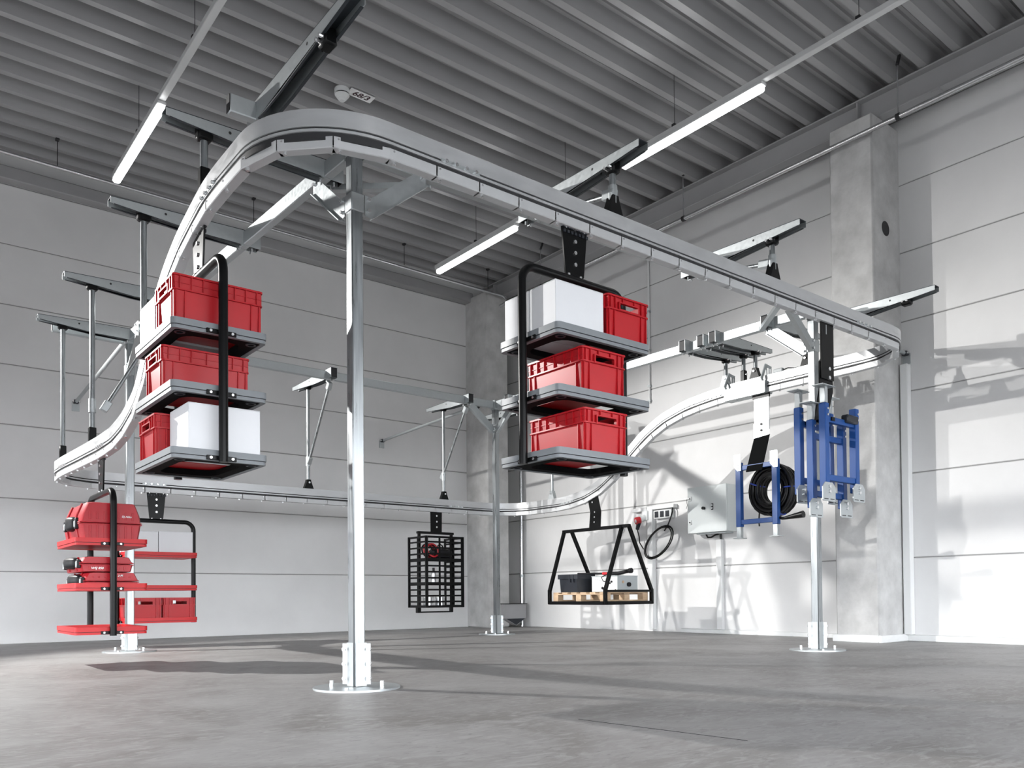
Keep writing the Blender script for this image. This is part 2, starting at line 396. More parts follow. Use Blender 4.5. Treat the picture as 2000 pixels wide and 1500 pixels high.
# ------------------------------------------------------------------ steel frame
PM, PL, PR, PB = V(2.397, 4.549, 0), V(2.247, 9.35, 0), V(7.371, 4.437, 0), V(7.275, 9.488, 0)
def post(p, lab, sx, sy):
    """sx, sy: directions of the two beams that leave this post"""
    t = thing('steel_post', lab, 'post', p, group='square steel posts carrying the conveyor frame')
    x, y = p.x, p.y
    plate = MB().cyl((x, y, 0), (x, y, .012), .265, 40); plate.build('base_plate', GALV, t)
    MB().box(x-.04, x+.04, y-.04, y+.04, .012, 3.36, .008).build('post_tube', TUBE, t)
    for i, (a, b) in enumerate(((-1, 1), (1, -1))):
        MB().prism([(x+a*.044, y-b*.030, .015), (x+a*.044, y+b*.044, .015), (x-a*.030, y+b*.044, .015), (x-a*.030, y+b*.0405, .015), (x+a*.0405, y+b*.0405, .015), (x+a*.0405, y-b*.030, .015)], (0, 0, .265)).build('sleeve', GALV, t)
        d = V(a, b, 0).normalized(); q = V(x, y, 0)+d*.072
        fl_ = MB().cb((q.x, q.y, .15), (.017, .004, .125), 0, (d, V(-d.y, d.x, 0), V(0, 0, 1))).build('clamp_flange', GALV, t)
        for zz in (.06, .15, .24):
            c = V(q.x, q.y, zz)+d*.008; nrm = V(-d.y, d.x, 0)
            MB().cyl(c-nrm*.016, c+nrm*.016, .012, 8).build('bolt', BOLT, fl_)
        c = V(x, y, .012)+d*.16
        MB().cyl(c, c+V(0, 0, .035), .014, 8).build('anchor_bolt', BOLT, t)
    for a, b in ((1, 1), (-1, -1)):
        d = V(a, b, 0).normalized(); c = V(x, y, .012)+d*.2
        MB().cyl(c, c+V(0, 0, .012), .012, 8).build('anchor_bolt', BOLT, t)
    col = MB().box(x-.046, x+.046, y-.046, y+.046, 2.945, 3.06, .006).build('brace_collar', GALV, t)
    for dx, dy in ((sx, 0), (0, sy)):
        d = V(dx, dy, 0); n = V(-dy, dx, 0)
        pts = [d*.052+V(x, y, 2.935), d*.10+V(x, y, 2.925), d*.50+V(x, y, 3.245), d*.50+V(x, y, 3.40), d*.40+V(x, y, 3.40), d*.40+V(x, y, 3.30), d*.10+V(x, y, 3.06), d*.052+V(x, y, 3.06)]
        off = n*(.038 if n.dot(V(-.62, -.78, 0)) > 0 else -.038)
        br = MB().prism([q+off for q in pts], n*.005).build('corner_brace', GALV, t)
        a_, b_ = pts[1]+off, pts[2]+off
        MB().bar(a_+n*.0, b_+n*.0, .05, .006, n.cross(d).cross(b_-a_) if False else None).build('brace_lip', GALV, br)
        for q in ((.075, 2.965), (.075, 3.035), (.43, 3.37), (.47, 3.30)):
            c = d*q[0]+V(x, y, q[1])+off
            MB().cyl(c-n*.018, c+n*.022, .012, 8).build('bolt', BOLT, br)
        MB().cb(d*.047+V(x, y, 3.33), (.004, .045, .05), 0, (d, n, V(0, 0, 1))).build('head_plate', GALV, t)
    MB().box(x-.047, x+.047, y-.047, y+.047, 3.30, 3.42, .006).build('head_cap', GALV, t)
    return t
post(PM, 'nearest square steel post on a round floor plate, in front of all the others', 1, 1)
post(PL, 'square steel post half hidden behind the red case carrier', 1, -1)
post(PR, 'sunlit square steel post behind the hanging blue frames', -1, 1)
post(PB, 'square steel post standing by the far corner of the hall', -1, -1)

def beam(p, q, lab, z0=3.30):
    d = (q-p).normalized()
    t = thing('support_beam', lab, 'beam', ((p+q)/2).to_tuple()[:2]+(z0,), group='square steel beams joining the post heads')
    a = V(p.x, p.y, z0+.055); b = V(q.x, q.y, z0+.055)
    MB().bar(a, b, .06, .105, None, .006).build('beam_tube', GALV, t)
    for c, e in ((a, d), (b, -d)):
        o = c+e*.004; _, sa, _ = frame(d)
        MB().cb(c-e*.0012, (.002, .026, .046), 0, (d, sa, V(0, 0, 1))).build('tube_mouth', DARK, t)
    return t
ex = (PR-PM).normalized()
beam(PM-ex*.78, PR+ex*.60, 'nearest steel beam, above the front rail run with an open end over the corner arm')
ey = (PL-PM).normalized()
beam(PM+ey*.05, PL+ey*.045, 'steel beam above the falling rail run, carrying three cross arms')
eb = (PB-PL).normalized()
beam(V(1.525, 9.43, 0), PB+eb*.62, 'long steel beam in front of the plain wall above the black grid rack')
er = (PB-PR).normalized()
beam(PR+er*.05, PB-er*.05, 'steel beam above the rising rail run, carrying the three close cross arms')
t = thing('corner_tie', 'short horizontal steel tie behind the head of the nearest post', 'tie', (2.7, 4.9, 3.3))
MB().bar((2.43, 5.05, 3.31), (2.98, 4.58, 3.31), .05, .04).build('tie_bar', GALV, t)
t = thing('corner_tie', 'short horizontal steel tie behind the head of the post with the blue frames', 'tie', (7.1, 4.8, 3.3))
MB().bar((7.33, 5.0, 3.31), (6.85, 4.48, 3.31), .05, .04).build('tie_bar', GALV, t)

# ------------------------------------------------------------------ rail path
ZH, ZL, RC = 3.03, 1.99, .55
RIGHT = [(4.2, 3.03), (5.9, 3.03), (6.2, 3.01), (6.57, 2.97), (6.97, 2.865), (7.3, 2.705), (7.52, 2.545), (7.85, 2.31), (8.12, 2.145), (8.42, 2.045), (8.83, 1.99), (9.6, 1.99)]
LEFT = [(4.2, 3.03), (4.70, 3.03), (4.92, 3.012), (5.15, 2.955), (5.37, 2.90), (5.59, 2.81), (5.78, 2.71), (5.92, 2.60), (6.02, 2.52), (6.20, 2.32), (6.40, 2.115), (6.58, 2.05), (6.82, 1.985), (7.14, 1.945), (7.6, 1.943), (8.4, 1.965), (9.2, 1.99), (9.6, 1.99)]
def zint(T, y):
    if y <= T[0][0]: return T[0][1]
    for (a, za), (b, zb) in zip(T, T[1:]):
        if y <= b: return za+(zb-za)*(y-a)/(b-a)
    return T[-1][1]
def zs(T, y): return sum(zint(T, y+k*.03)*w_ for k, w_ in zip(range(-4, 5), (1, 2, 3, 4, 5, 4, 3, 2, 1)))/25
XLr, XRr, YF, YK = 1.60, 8.03, 3.71, 10.07
def rail_pts():
    P = []; keys = {}
    def arc(cx, cy, a0, z):
        for i in range(1, 14): a = R(a0+90*i/14); P.append(V(cx+RC*math.cos(a), cy+RC*math.sin(a), z))
    n = 60
    for i in range(n+1): P.append(V(XLr+RC+(XRr-XLr-2*RC)*i/n, YF, ZH))
    arc(XRr-RC, YF+RC, -90, ZH)
    n = 90
    for i in range(n+1):
        yy = YF+RC+(YK-YF-2*RC)*i/n; P.append(V(XRr, yy, zs(RIGHT, yy)))
    arc(XRr-RC, YK-RC, 0, ZL)
    n = 60
    for i in range(n+1): P.append(V(XRr-RC-(XRr-XLr-2*RC)*i/n, YK, ZL))
    arc(XLr+RC, YK-RC, 90, ZL)
    n = 110
    for i in range(n+1):
        yy = YK-RC-(YK-YF-2*RC)*i/n; P.append(V(XLr, yy, zs(LEFT, yy)))
    arc(XLr+RC, YF+RC, 180, ZH)
    return P
RP = rail_pts(); NR = len(RP)
rail = thing('conveyor_rail', 'closed loop of aluminium overhead conveyor rail dropping and rising around the four posts', 'conveyor rail', (4.8, 6.9, 1.8))
PROF = [(-.030, 0), (.030, 0), (.030, -.090), (.020, -.0905), (.020, -.1005), (.030, -.101), (.030, -.115), (-.030, -.115), (-.030, -.101), (-.020, -.1005), (-.020, -.0905), (-.030, -.090)]
SLOT = [(-.0225, -.0908), (.0225, -.0908), (.0225, -.1006), (-.0225, -.1006)]
NECK = [(-.022, -.1152), (.022, -.1152), (.022, -.155), (-.022, -.155)]
def near_i(p): return min(range(NR), key=lambda i: (RP[i]-Vector(p)).length)
marks = [near_i(p) for p in ((2.62, YF, ZH), (6.92, YF, ZH), (XRr, 4.74, ZH), (XRr, 6.05, 3.0), (XRr, 8.75, 2.0), (6.95, YK, ZL), (2.70, YK, ZL), (XLr, 9.15, ZL), (XLr, 7.5, 1.95), (XLr, 4.78, ZH))]
marks.sort()
for a, b in zip(marks, marks[1:]+[marks[0]+NR]):
    pts = [RP[i % NR] for i in range(a, b+1)]
    sec = MB().sweep(pts, PROF).build('rail_section', ALU, rail)
    MB().sweep(pts, SLOT).build('side_slot', DARK, sec)
    MB().sweep(pts, NECK).build('track_neck', DARK, sec)
def rframe(i):
    t = (RP[(i+1) % NR]-RP[(i-1) % NR]).normalized(); lat = t.cross(V(0, 0, 1)).normalized(); return t, lat, lat.cross(t).normalized()
for a in marks:
    t_, l_, u_ = rframe(a); c = RP[a]
    for sd in (-1, 1):
        jp = MB().cb(c+l_*sd*.0285+u_*-.0945, (.13, .004, .011), 0, (t_, l_, u_)).build('joint_strip', GALV, rail)
        for k in (-.1, -.034, .034, .1):
            q = c+l_*sd*.032+u_*-.0945+t_*k
            MB().cyl(q, q+l_*sd*.012, .011, 8).build('bolt', BOLT, jp)
# guard channel below the track: short straight lengths
acc = [0]
for i in range(NR): acc.append(acc[-1]+(RP[(i+1) % NR]-RP[i]).length)
tot = acc[-1]; NG = round(tot/.285)
def at_len(s):
    s %= tot
    lo = max(i for i in range(NR) if acc[i] <= s) if s else 0
    f = (s-acc[lo])/max(1e-6, acc[lo+1]-acc[lo]); return RP[lo].lerp(RP[(lo+1) % NR], f)
G = []
for k in range(NG):
    c = at_len(tot*k/NG); i = near_i(c); G.append(c+rframe(i)[2]*-.137)
U = [(-.030, 0), (-.027, 0), (-.027, -.050), (.027, -.050), (.027, 0), (.030, 0), (.030, -.053), (.026, -.057), (-.026, -.057), (-.030, -.053)]
bolts = MB()
for k in range(NG):
    a, b = G[k], G[(k+1) % NG]; d = (b-a).normalized()
    MB().sweep([a-d*.004, b+d*.004], U).build('guard_channel', GUARD, rail)
    lat = d.cross(V(0, 0, 1)).normalized(); u_ = lat.cross(d)
    for sd in (-1, 1):
        q = a+d*.02+lat*sd*.030+u_*-.012; bolts.cyl(q, q+lat*sd*.004, .006, 6)
    q = a+d*.03+lat*.01+u_*-.057; bolts.cyl(q, q-u_*.014, .010, 6)
stuff(bolts.build('guard_bolts', DARK if False else BOLT, rail))
def rail_top(x, y):
    i = min(range(NR), key=lambda i: (RP[i].x-x)**2+(RP[i].y-y)**2); return RP[i].z

# ------------------------------------------------------------------ cantilever arms with hanger rods
def arm(base, tip, lab, rod, foot, brace=None, clamp=None, zb=3.30, lower=False):
    """base: point on the beam line, tip: outer end; rod: distance from the base to the rod"""
    base = Vector((*base, 0)); tip = Vector((*tip, 0)); d = (tip-base).normalized(); L = (tip-base).length; n = V(-d.y, d.x, 0)
    t = thing('cantilever_arm', lab, 'arm', (base.x, base.y, zb), group='tapered steel arms holding the conveyor rail')
    top = zb+.118; w_ = .045
    def P(s, z, o): return base+d*s+n*o+V(0, 0, z)
    # top skin and two cheeks of a channel open at the bottom
    MB().prism([P(-.11, top, -w_), P(L, top-.02, -w_), P(L, top-.02, w_), P(-.11, top, w_)], (0, 0, .005)).build('top_web', SHADE_GALV, t)
    for sd in (-1, 1):
        pts = [P(-.11, top, sd*w_), P(L, top-.02, sd*w_), P(L, top-.062, sd*w_), P(.35, zb+.004, sd*w_), P(-.11, zb-.002, sd*w_)]
        ck = MB().prism(pts, n*(-sd*.005)).build('cheek_plate', GALV, t)
        MB().cyl(P(rod-.14, zb+.075, sd*(w_+.001)), P(rod-.14, zb+.075, sd*(w_-.006)), .009, 10).build('bolt_hole', DARK, ck)
        MB().prism([P(.05, zb+.0, sd*w_), P(.36, zb+.004, sd*w_), P(L-.02, top-.066, sd*w_), P(L-.02, top-.066, sd*(w_-.016)), P(.36, zb+.004, sd*(w_-.016)), P(.05, zb, sd*(w_-.016))], (0, 0, .003)).build('turned_lip', SHADE_GALV, ck)
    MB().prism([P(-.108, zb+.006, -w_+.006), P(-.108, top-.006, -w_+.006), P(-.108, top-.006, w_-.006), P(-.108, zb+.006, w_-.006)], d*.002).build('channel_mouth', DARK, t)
    for s in (-.05, .05):
        for o in (-.025, .025):
            MB().cyl(P(s, zb-.004, o), P(s, zb-.03, o), .007, 6).build('bolt', BOLT, t)
    rp = base+d*rod; zr = rail_top(rp.x, rp.y)
    ztop = zb+.055-.02*rod
    MB().cb(rp+V(0, 0, ztop), (.045, .036, .045), .012, (d, n, V(0, 0, 1))).build('rod_clamp', BLACK, t)
    for o in (-.02, .02): MB().cyl(rp+d*o-n*.034+V(0, 0, ztop-.01), rp+d*o-n*.058+V(0, 0, ztop-.01), .010, 8).build('bolt', BOLT, t)
    if foot:
        MB().cyl(rp+V(0, 0, zr+.07), rp+V(0, 0, ztop-.03), .0225, 14).build('hanger_rod', TUBE, t)
        fm = {'cone': BLACK, 'plate': GALV, 'fork': BLACK}[foot]
        if foot == 'fork':
            MB().cb(rp+V(0, 0, zr+.06), (.03, .028, .065), .006, (d, n, V(0, 0, 1))).build('rail_foot', fm, t)
            MB().cyl(rp-n*.03+V(0, 0, zr+.075), rp-n*.04+V(0, 0, zr+.075), .014, 10).build('bolt', BOLT, t)
        else:
            q = rp+V(0, 0, zr); e = d if foot == 'cone' else n
            t2 = V(-d.y, d.x, 0)
            a0 = [q-t2*.065-d*.03, q+t2*.065-d*.03, q+t2*.03-d*.03+V(0, 0, .095), q+t2*.026-d*.03+V(0, 0, .12), q-t2*.026-d*.03+V(0, 0, .12), q-t2*.03-d*.03+V(0, 0, .095)]
            ft = MB().prism(a0, d*.06).build('rail_foot', fm, t)
            MB().cyl(q-d*.031+V(0, 0, .08), q-d*.045+V(0, 0, .08), .013, 8).build('bolt', BOLT, ft)
    if brace:
        s0, z0, s1, z1 = brace
        a, b = P(s0, z0, 0), P(s1, z1, 0); e = (b-a).normalized()
        MB().cyl(a+e*.05, b-e*.05, .017, 12).build('rod_brace', TUBE, t)
        MB().cb(a, (.05, .028, .032), .006, (e, n, e.cross(n))).build('brace_shoe', GALV, t)
        MB().cb(b, (.05, .028, .032), .006, (e, n, e.cross(n))).build('brace_shoe', GALV, t)
        MB().cyl(rp+V(0, 0, z0-.07), rp+V(0, 0, z0+.05), .031, 12).build('rod_sleeve', GALV, t)
    return t
def ly(p, q, y): return p.x+(q.x-p.x)*(y-p.y)/(q.y-p.y)
def lx(p, q, x): return p.y+(q.y-p.y)*(x-p.x)/(q.x-p.x)
# front run
for i, (x, tipy, lab, fo, br) in enumerate((
        (1.81, 3.40, 'dark cantilever arm rising over the nearest rail bend, beside the open beam end', None, None),
        (3.82, 3.44, 'cantilever arm above the shelf with the white box, its tip at the long strip light', 'cone', (.78, 3.17, .1, 3.29)),
        (5.60, 3.44, 'cantilever arm over the middle of the front rail run, in front of the pillar edge', 'cone', (.70, 3.17, .1, 3.27)),
        (7.80, 3.43, 'cantilever arm past the sunlit post, reaching across the pillar', None, None))):
    yb = lx(PM, PR, x); arm((x, yb), (x, tipy), lab, yb-YF, fo, br)
# falling run
for y, lab, fo, br in ((4.93, 'cantilever arm highest on the falling run, next to the first strip light', 'fork', None),
                       (6.26, 'cantilever arm second down the falling run, above the grey shelf carrier', 'fork', None),
                       (7.94, 'cantilever arm third down the falling run with a braced long rod', 'fork', (.58, 2.28, .06, 3.22)),
                       (9.28, 'cantilever arm at the post behind the red case carrier, lowest in view', 'fork', None)):
    xb = ly(PM, PL, y); arm((xb, y), (1.37, y), lab, xb-XLr, fo, br)
# back run
for x, lab, fo, br in ((4.61, 'cantilever arm in front of the plain wall midway along the back beam', 'cone', (.62, 2.36, .03, 3.22)),
                       (6.75, 'cantilever arm in front of the plain wall above the black grid rack', 'cone', (.62, 2.34, .03, 3.22)),
                       (7.76, 'cantilever arm just past the far corner post', None, None)):
    yb = lx(PL, PB, x); arm((x, yb), (x, 10.46), lab, YK-yb, fo, br)
# rising run
for y, lab, fo in ((4.91, 'cantilever arm right behind the brace of the sunlit post', 'cone'),
                   (5.56, 'nearest of three close cantilever arms over the tensioner box', 'cone'),
                   (5.72, 'middle one of three close cantilever arms over the tensioner box', 'fork'),
                   (5.97, 'farthest of three close cantilever arms, its rod ends in a white foot', 'plate'),
                   (9.10, 'cantilever arm seen beyond the hanging shelf at the foot of the rising run', 'plate')):
    xb = ly(PR, PB, y); arm((xb, y), (8.30, y), lab, XRr-xb, fo)

# wall brackets with tie struts
def wall_tie(lab, w_, p, axis):
    t = thing('wall_strut', lab, 'strut', w_, group='tie struts from the frame to the walls')
    w_ = Vector(w_); p = Vector(p); e = (p-w_).normalized()
    n = V(0, -1, 0) if axis == 'y' else V(-1, 0, 0); s_ = V(1, 0, 0) if axis == 'y' else V(0, 1, 0)
    MB().cb(w_+n*.006-V(0, 0, .06), (.045, .006, .06), 0, (s_, n, V(0, 0, 1))).build('wall_plate', GALV, t)
    MB().cb(w_+n*.035, (.03, .035, .025), .006, (s_, n, V(0, 0, 1))).build('hinge_block', GRAPH, t)
    MB().cyl(w_+n*.05+e*.02, p, .022, 12).build('strut_tube', GALV, t)
    MB().cyl(w_+n*.05-s_*.05, w_+n*.05+s_*.05, .012, 8).build('hinge_pin', BOLT, t)
wall_tie('tie strut from the plain wall to the beam near the red case carrier', (2.25, YB, 3.2), (2.23, 9.52, 3.34), 'y')
wall_tie('tie strut from the plain wall to the beam above the black grid rack', (6.9, YB, 3.2), (6.95, 9.52, 3.30), 'y')
wall_tie('tie strut from the wall beside the pillar to the sunlit post', (XR, 4.53, 3.33), (7.45, 4.45, 3.34), 'x')

# tensioner unit on the rising run
t = thing('tensioner_unit', 'steel tensioner box with two triangular brackets clamped on the rail', 'tensioner', (8.03, 5.7, 2.8))
MB().box(7.955, 7.972, 5.40, 5.95, 2.835, 2.965, .003).build('side_plate', GALV, t)
MB().box(8.088, 8.105, 5.40, 5.95, 2.835, 2.965, .003).build('side_plate', GALV, t)
MB().box(7.955, 8.105, 5.40, 5.95, 2.828, 2.834).build('bottom_plate', GALV, t)
MB().box(7.955, 8.105, 5.392, 5.40, 2.835, 2.965).build('end_plate', GALV, t)
for yy in (5.42, 5.92):
    br = MB().prism([(7.96, yy, 2.96), (7.93, yy, 3.00), (8.02, yy, 3.17), (8.14, yy, 3.15), (8.13, yy, 3.125), (8.035, yy, 3.135), (7.97, yy, 2.99), (8.0, yy, 2.96)], (0, .012, 0)).build('triangular_bracket', GBOX, t)
    for a in (8.05, 8.09, 8.12): MB().prism([(a-.008, yy, 2.965), (a+.008, yy, 2.965), (a-.004+.3*(a-8.05), yy, 3.13), (a-.02+.3*(a-8.05), yy, 3.13)], (0, .01, 0)).build('bracket_web', GBOX, br)
t = thing('rail_sensor', 'small grey sensor box with a cable clipped on top of the rising rail', 'sensor', (8.03, 5.25, 3.03))
MB().box(8.005, 8.055, 5.2, 5.32, 3.03, 3.075, .008).build('sensor_body', GBOX, t)
MB().tube([(8.03, 5.2, 3.05), (8.03, 5.14, 3.06), (8.03, 5.06, 3.04), (8.04, 4.9, 3.035)], .006, 6).build('sensor_cable', RUBB, t)
# ------------------------------------------------------------------ hanging carriers
def hanger_plate(t, z1, z0, w1=.215, w0=.155, bolts=(.1, .17, .25), m=None, y=0., x=0.):
    """plate in the local x-z plane"""
    pl = MB().prism([(x-w1/2, y-.006, z1), (x-w1/2+.01, y-.006, z1-.1), (x-w0/2, y-.006, z0+.03), (x-w0/2+.02, y-.006, z0), (x+w0/2-.02, y-.006, z0), (x+w0/2, y-.006, z0+.03), (x+w1/2-.01, y-.006, z1-.1), (x+w1/2, y-.006, z1)], (0, .012, 0)).build('hanger_plate', m or BLACK, t)
    for b in bolts:
        MB().cyl((x, y-.016, z1-b), (x, y+.016, z1-b), .012, 10).build('bolt', BOLT, pl)
    for k in (-.35, 0, .35):
        MB().cyl((x+k*w1, y-.014, z1-.025), (x+k*w1, y+.014, z1-.025), .007, 8).build('bolt', BOLT, pl)
    cb = MB()
    for k in range(7):
        cb.cb((x+(k-3)*w1*.145, y-.010, z1-.018), (.009, .004, .011)); cb.cb((x+(k-3)*w1*.145+.006, y-.010, z1-.05), (.009, .004, .009))
    stuff(cb.build('comb_grip', GRAPH, pl))
    return pl
LT, WT = .78, .548
def tray(t, z, col, red=False, t_off=0.):
    o_ = rrect(-LT/2, LT/2, -WT/2, WT/2, .03)
    i_ = rrect(-LT/2+.03, LT/2-.03, -WT/2+.03, WT/2-.03, .02)
    tr = MB().ring(o_, i_, z-.037, z).build('tray', col, t)
    lo = rrect(-LT/2+.004, LT/2-.004, -WT/2+.004, WT/2-.004, .028)
    MB().ring(lo, i_, z-.060, z-.041).build('lower_band', col, tr)
    MB().ring(rrect(-LT/2+.010, LT/2-.010, -WT/2+.010, WT/2-.010, .026), i_, z-.0415, z-.0365).build('band_groove', DARK, tr)
    if red:
        MB().box(-LT/2+.02, LT/2-.02, -WT/2+.02, WT/2-.02, z-.058, z-.048).build('tray_floor', col, tr)
    else:
        uo = rrect(-LT/2+.012, LT/2-.012, -WT/2+.012, WT/2-.012, .03)
        ui = rrect(-LT/2+.12, LT/2-.12, -WT/2+.10, WT/2-.10, .09)
        MB().ring(uo, ui, z-.056, z-.020).build('under_frame', MATTE, tr)
        for a in (-1, 1):
            for b in (-1, 1):
                cx, cy = a*(LT/2-.085), b*(WT/2-.07)
                MB().ring([(cx+.032*math.cos(R(q)), cy+.03*math.sin(R(q))) for q in range(0, 360, 30)], [(cx+.022*math.cos(R(q)), cy+.02*math.sin(R(q))) for q in range(0, 360, 30)], z-.0605, z-.056).build('corner_boss', GRAPH, tr)
    for a in (-1, 1):
        MB().cb((a*(LT/2+.004), 0, z-.045), (.005, .085, .013), .002).build('fixing_bracket', BLACK, tr)
        for b in (-.062, .062): MB().cyl((a*(LT/2+.006), b, z-.045), (a*(LT/2+.014), b, z-.045), .008, 10).build('bolt', BOLT, tr)
    return tr
def shelf_carrier(lab, c, rotz, trays, ztop, rail_z, red):
    zb = min(trays)-.07
    t = thing('hanging_carrier', lab, 'carrier', (c[0], c[1], 0), rotz, 'shelf carriers hanging from the conveyor rail'); local(t)
    rr = .026; a = LT/2+.034; cr = .10
    pts = [V(-a, 0, zb)]
    for i in range(0, 9):
        th = R(180-90*i/8); pts.append(V(-a+cr+cr*math.cos(th), 0, ztop-cr+cr*math.sin(th)))
    for i in range(0, 9):
        th = R(90-90*i/8); pts.append(V(a-cr+cr*math.cos(th), 0, ztop-cr+cr*math.sin(th)))
    pts.append(V(a, 0, zb))
    MB().tube(pts, rr, 14).build('bow_tube', BLACK, t)
    for z in trays: tray(t, z, REDT if red else GREY, red)
    hanger_plate(t, rail_z-.17, ztop+.005, bolts=(.10, .17, .245))
    for k in (-.05, .05): MB().cyl((k, 0, ztop+.02), (k, 0, ztop+.035), .012, 8).build('bolt', BOLT, t)
    return t
H90 = math.pi/2
shelf_carrier('grey tray carrier hanging closest to the camera at the top of the falling rail run', (1.607, 5.05), H90, (2.12, 1.77, 1.40), 2.52, 2.99, False)
shelf_carrier('grey tray carrier hanging from the middle of the front rail run', (3.475, 3.712), 0, (2.12, 1.765, 1.405), 2.52, 3.03, False)
shelf_carrier('red tray carrier with tool cases hanging low in front of a post', (1.605, 7.61), H90, (1.055, .69, .335), 1.45, 1.965, True)
shelf_carrier('red tray carrier with cartons hanging from the back rail in front of the plain wall', (2.71, 10.07), 0, (1.095, .715, .345), 1.47, 1.99, True)

# ------------------------------------------------------------------ crates
CL, CW, CH = .520, .372, .275
def make_crate(lab):
    t = thing('plastic_crate', lab, 'crate', (0, 0, 0), 0, 'red plastic crates on the hanging carriers'); local(t)
    x1, y1 = CL/2-.012, CW/2-.012; x0, y0 = x1-.012, y1-.012
    def xz(z): return x0+(x1-x0)*z/CH
    def yz(z): return y0+(y1-y0)*z/CH
    mb = MB()
    ys = [-1, -.50, .50, 1]; zsx = [0, .198, .236, CH]
    for sx in (-1, 1):
        g = {}
        for i, yy in enumerate(ys):
            for j, z in enumerate(zsx):
                g[i, j] = len(mb.v); mb.v.append(V(sx*xz(z), yy*yz(z), z))
        for i in range(3):
            for j in range(3):
                if (i, j) == (1, 1): continue
                mb.f.append((g[i, j], g[i+1, j], g[i+1, j+1], g[i, j+1]))
    for sy in (-1, 1):
        o = len(mb.v); mb.v += [V(-xz(z), sy*yz(z), z) for z in zsx]+[V(xz(z), sy*yz(z), z) for z in zsx]
        mb.f += [(o+k, o+4+k, o+5+k, o+1+k) for k in range(3)]
    o = len(mb.v); mb.v += [V(-x0, -y0, 0), V(x0, -y0, 0), V(x0, y0, 0), V(-x0, y0, 0)]; mb.f.append((o, o+1, o+2, o+3))
    me_o = mb.build('crate_body', RED, t)
    bm = bmesh.new(); bm.from_mesh(me_o.data); bmesh.ops.remove_doubles(bm, verts=bm.verts, dist=1e-5); bmesh.ops.recalc_face_normals(bm, faces=bm.faces)
    bmesh.ops.solidify(bm, geom=bm.faces[:], thickness=.004); bm.to_mesh(me_o.data); bm.free(); me_o.data.set_sharp_from_angle(angle=R(40))
    inn = rrect(-x1+.004, x1-.004, -y1+.004, y1-.004, .014)
    MB().ring(rrect(-CL/2, CL/2, -CW/2, CW/2, .022), inn, CH-.010, CH).build('top_rim', RED, t)
    inn2 = rrect(-xz(.19)+.002, xz(.19)-.002, -yz(.19)+.002, yz(.19)-.002, .014)
    MB().ring(rrect(-CL/2+.002, CL/2-.002, -CW/2+.002, CW/2-.002, .022), inn2, .186, .194).build('rim_ledge', RED, t)
    ribs = MB(); cr = MB()
    for sy in (-1, 1):
        for k, xx in enumerate((-.22, -.155, -.09, 0, .09, .155, .22)):
            ribs.box(xx-.002, xx+.002, sy*(y1-.005), sy*(CW/2-.002), .194, CH-.010)
        for xx in (-.236, -.19, .19, .236): cr.box(xx-.003, xx+.003, sy*(y0-.002), sy*(y0+.015), .028, .187)
        cr.box(-CL/2+.012, CL/2-.012, sy*(y1-.008), sy*(y1+.002), .226, .230)
    for sx in (-1, 1):
        for yy in (-.155, -.115, .115, .155, -.05, .05):
            lo = .240 if abs(yy) < .08 else .194
            ribs.box(sx*(x1-.005), sx*(CL/2-.002), yy-.002, yy+.002, lo, CH-.010)
        for yy in (-.162, -.118, .118, .162): cr.box(sx*(x0-.002), sx*(x0+.015), yy-.003, yy+.003, .028, .187)
        hf = MB()
        pts_o = [(-.088, .188), (.088, .188), (.088, .240), (-.088, .240)]; pts_i = [(-.078, .197), (.078, .197), (.078, .233), (-.078, .233)]
        vs = [V(sx*(x1-.008), a, b) for a, b in pts_o]+[V(sx*(CL/2+.001), a, b) for a, b in pts_o]+[V(sx*(x1-.008), a, b) for a, b in pts_i]+[V(sx*(CL/2+.001), a, b) for a, b in pts_i]
        fs = []
        for i in range(4):
            j = (i+1) % 4; fs += [(i, j, 4+j, 4+i), (8+i, 12+i, 12+j, 8+j), (4+i, 4+j, 12+j, 12+i), (i, 8+i, 8+j, j)]
        hf.add(vs, fs).build('handle_frame', RED, t)
    stuff(ribs.build('rim_ribs', RED, t)); stuff(cr.build('side_ribs', RED, t))
    return t
crates = [((1.612, 4.885, 2.103), 0, 'red crate on the top tray of the closest carrier, beside its bow tube'),
          ((1.612, 5.10, 1.753), 0, 'red crate alone on the middle tray of the closest carrier'),
          ((1.612, 5.245, 1.383), 0, 'red crate behind the white carton on the bottom tray of the closest carrier'),
          ((3.690, 3.712, 2.103), H90, 'red crate next to the white cartons on the top tray of the front run carrier'),
          ((3.480, 3.716, 1.748), H90, 'red crate alone on the middle tray of the front run carrier'),
          ((3.492, 3.716, 1.388), H90, 'red crate alone on the bottom tray of the front run carrier'),
          ((2.525, 10.07, .298), H90, 'red crate on the lowest red tray at the back, partly behind the post'),
          ((2.90, 10.07, .298), H90, 'red crate with a white tag on the lowest red tray at the back')]
c0 = None
for loc, rz, lab in crates:
    if c0 is None:
        c0 = make_crate(lab); proto_loc = loc; proto_rz = rz
    else: dup(c0, loc, rz, lab)
c0.location = proto_loc; c0.rotation_euler = (0, 0, proto_rz)
tg = thing('crate_tag', 'small white tag in the handle of the red crate at the back', 'tag', (2.84, 9.80, .53))
MB().box(2.82, 2.85, 9.797, 9.802, .505, .54).build('tag_card', PAPER, tg)

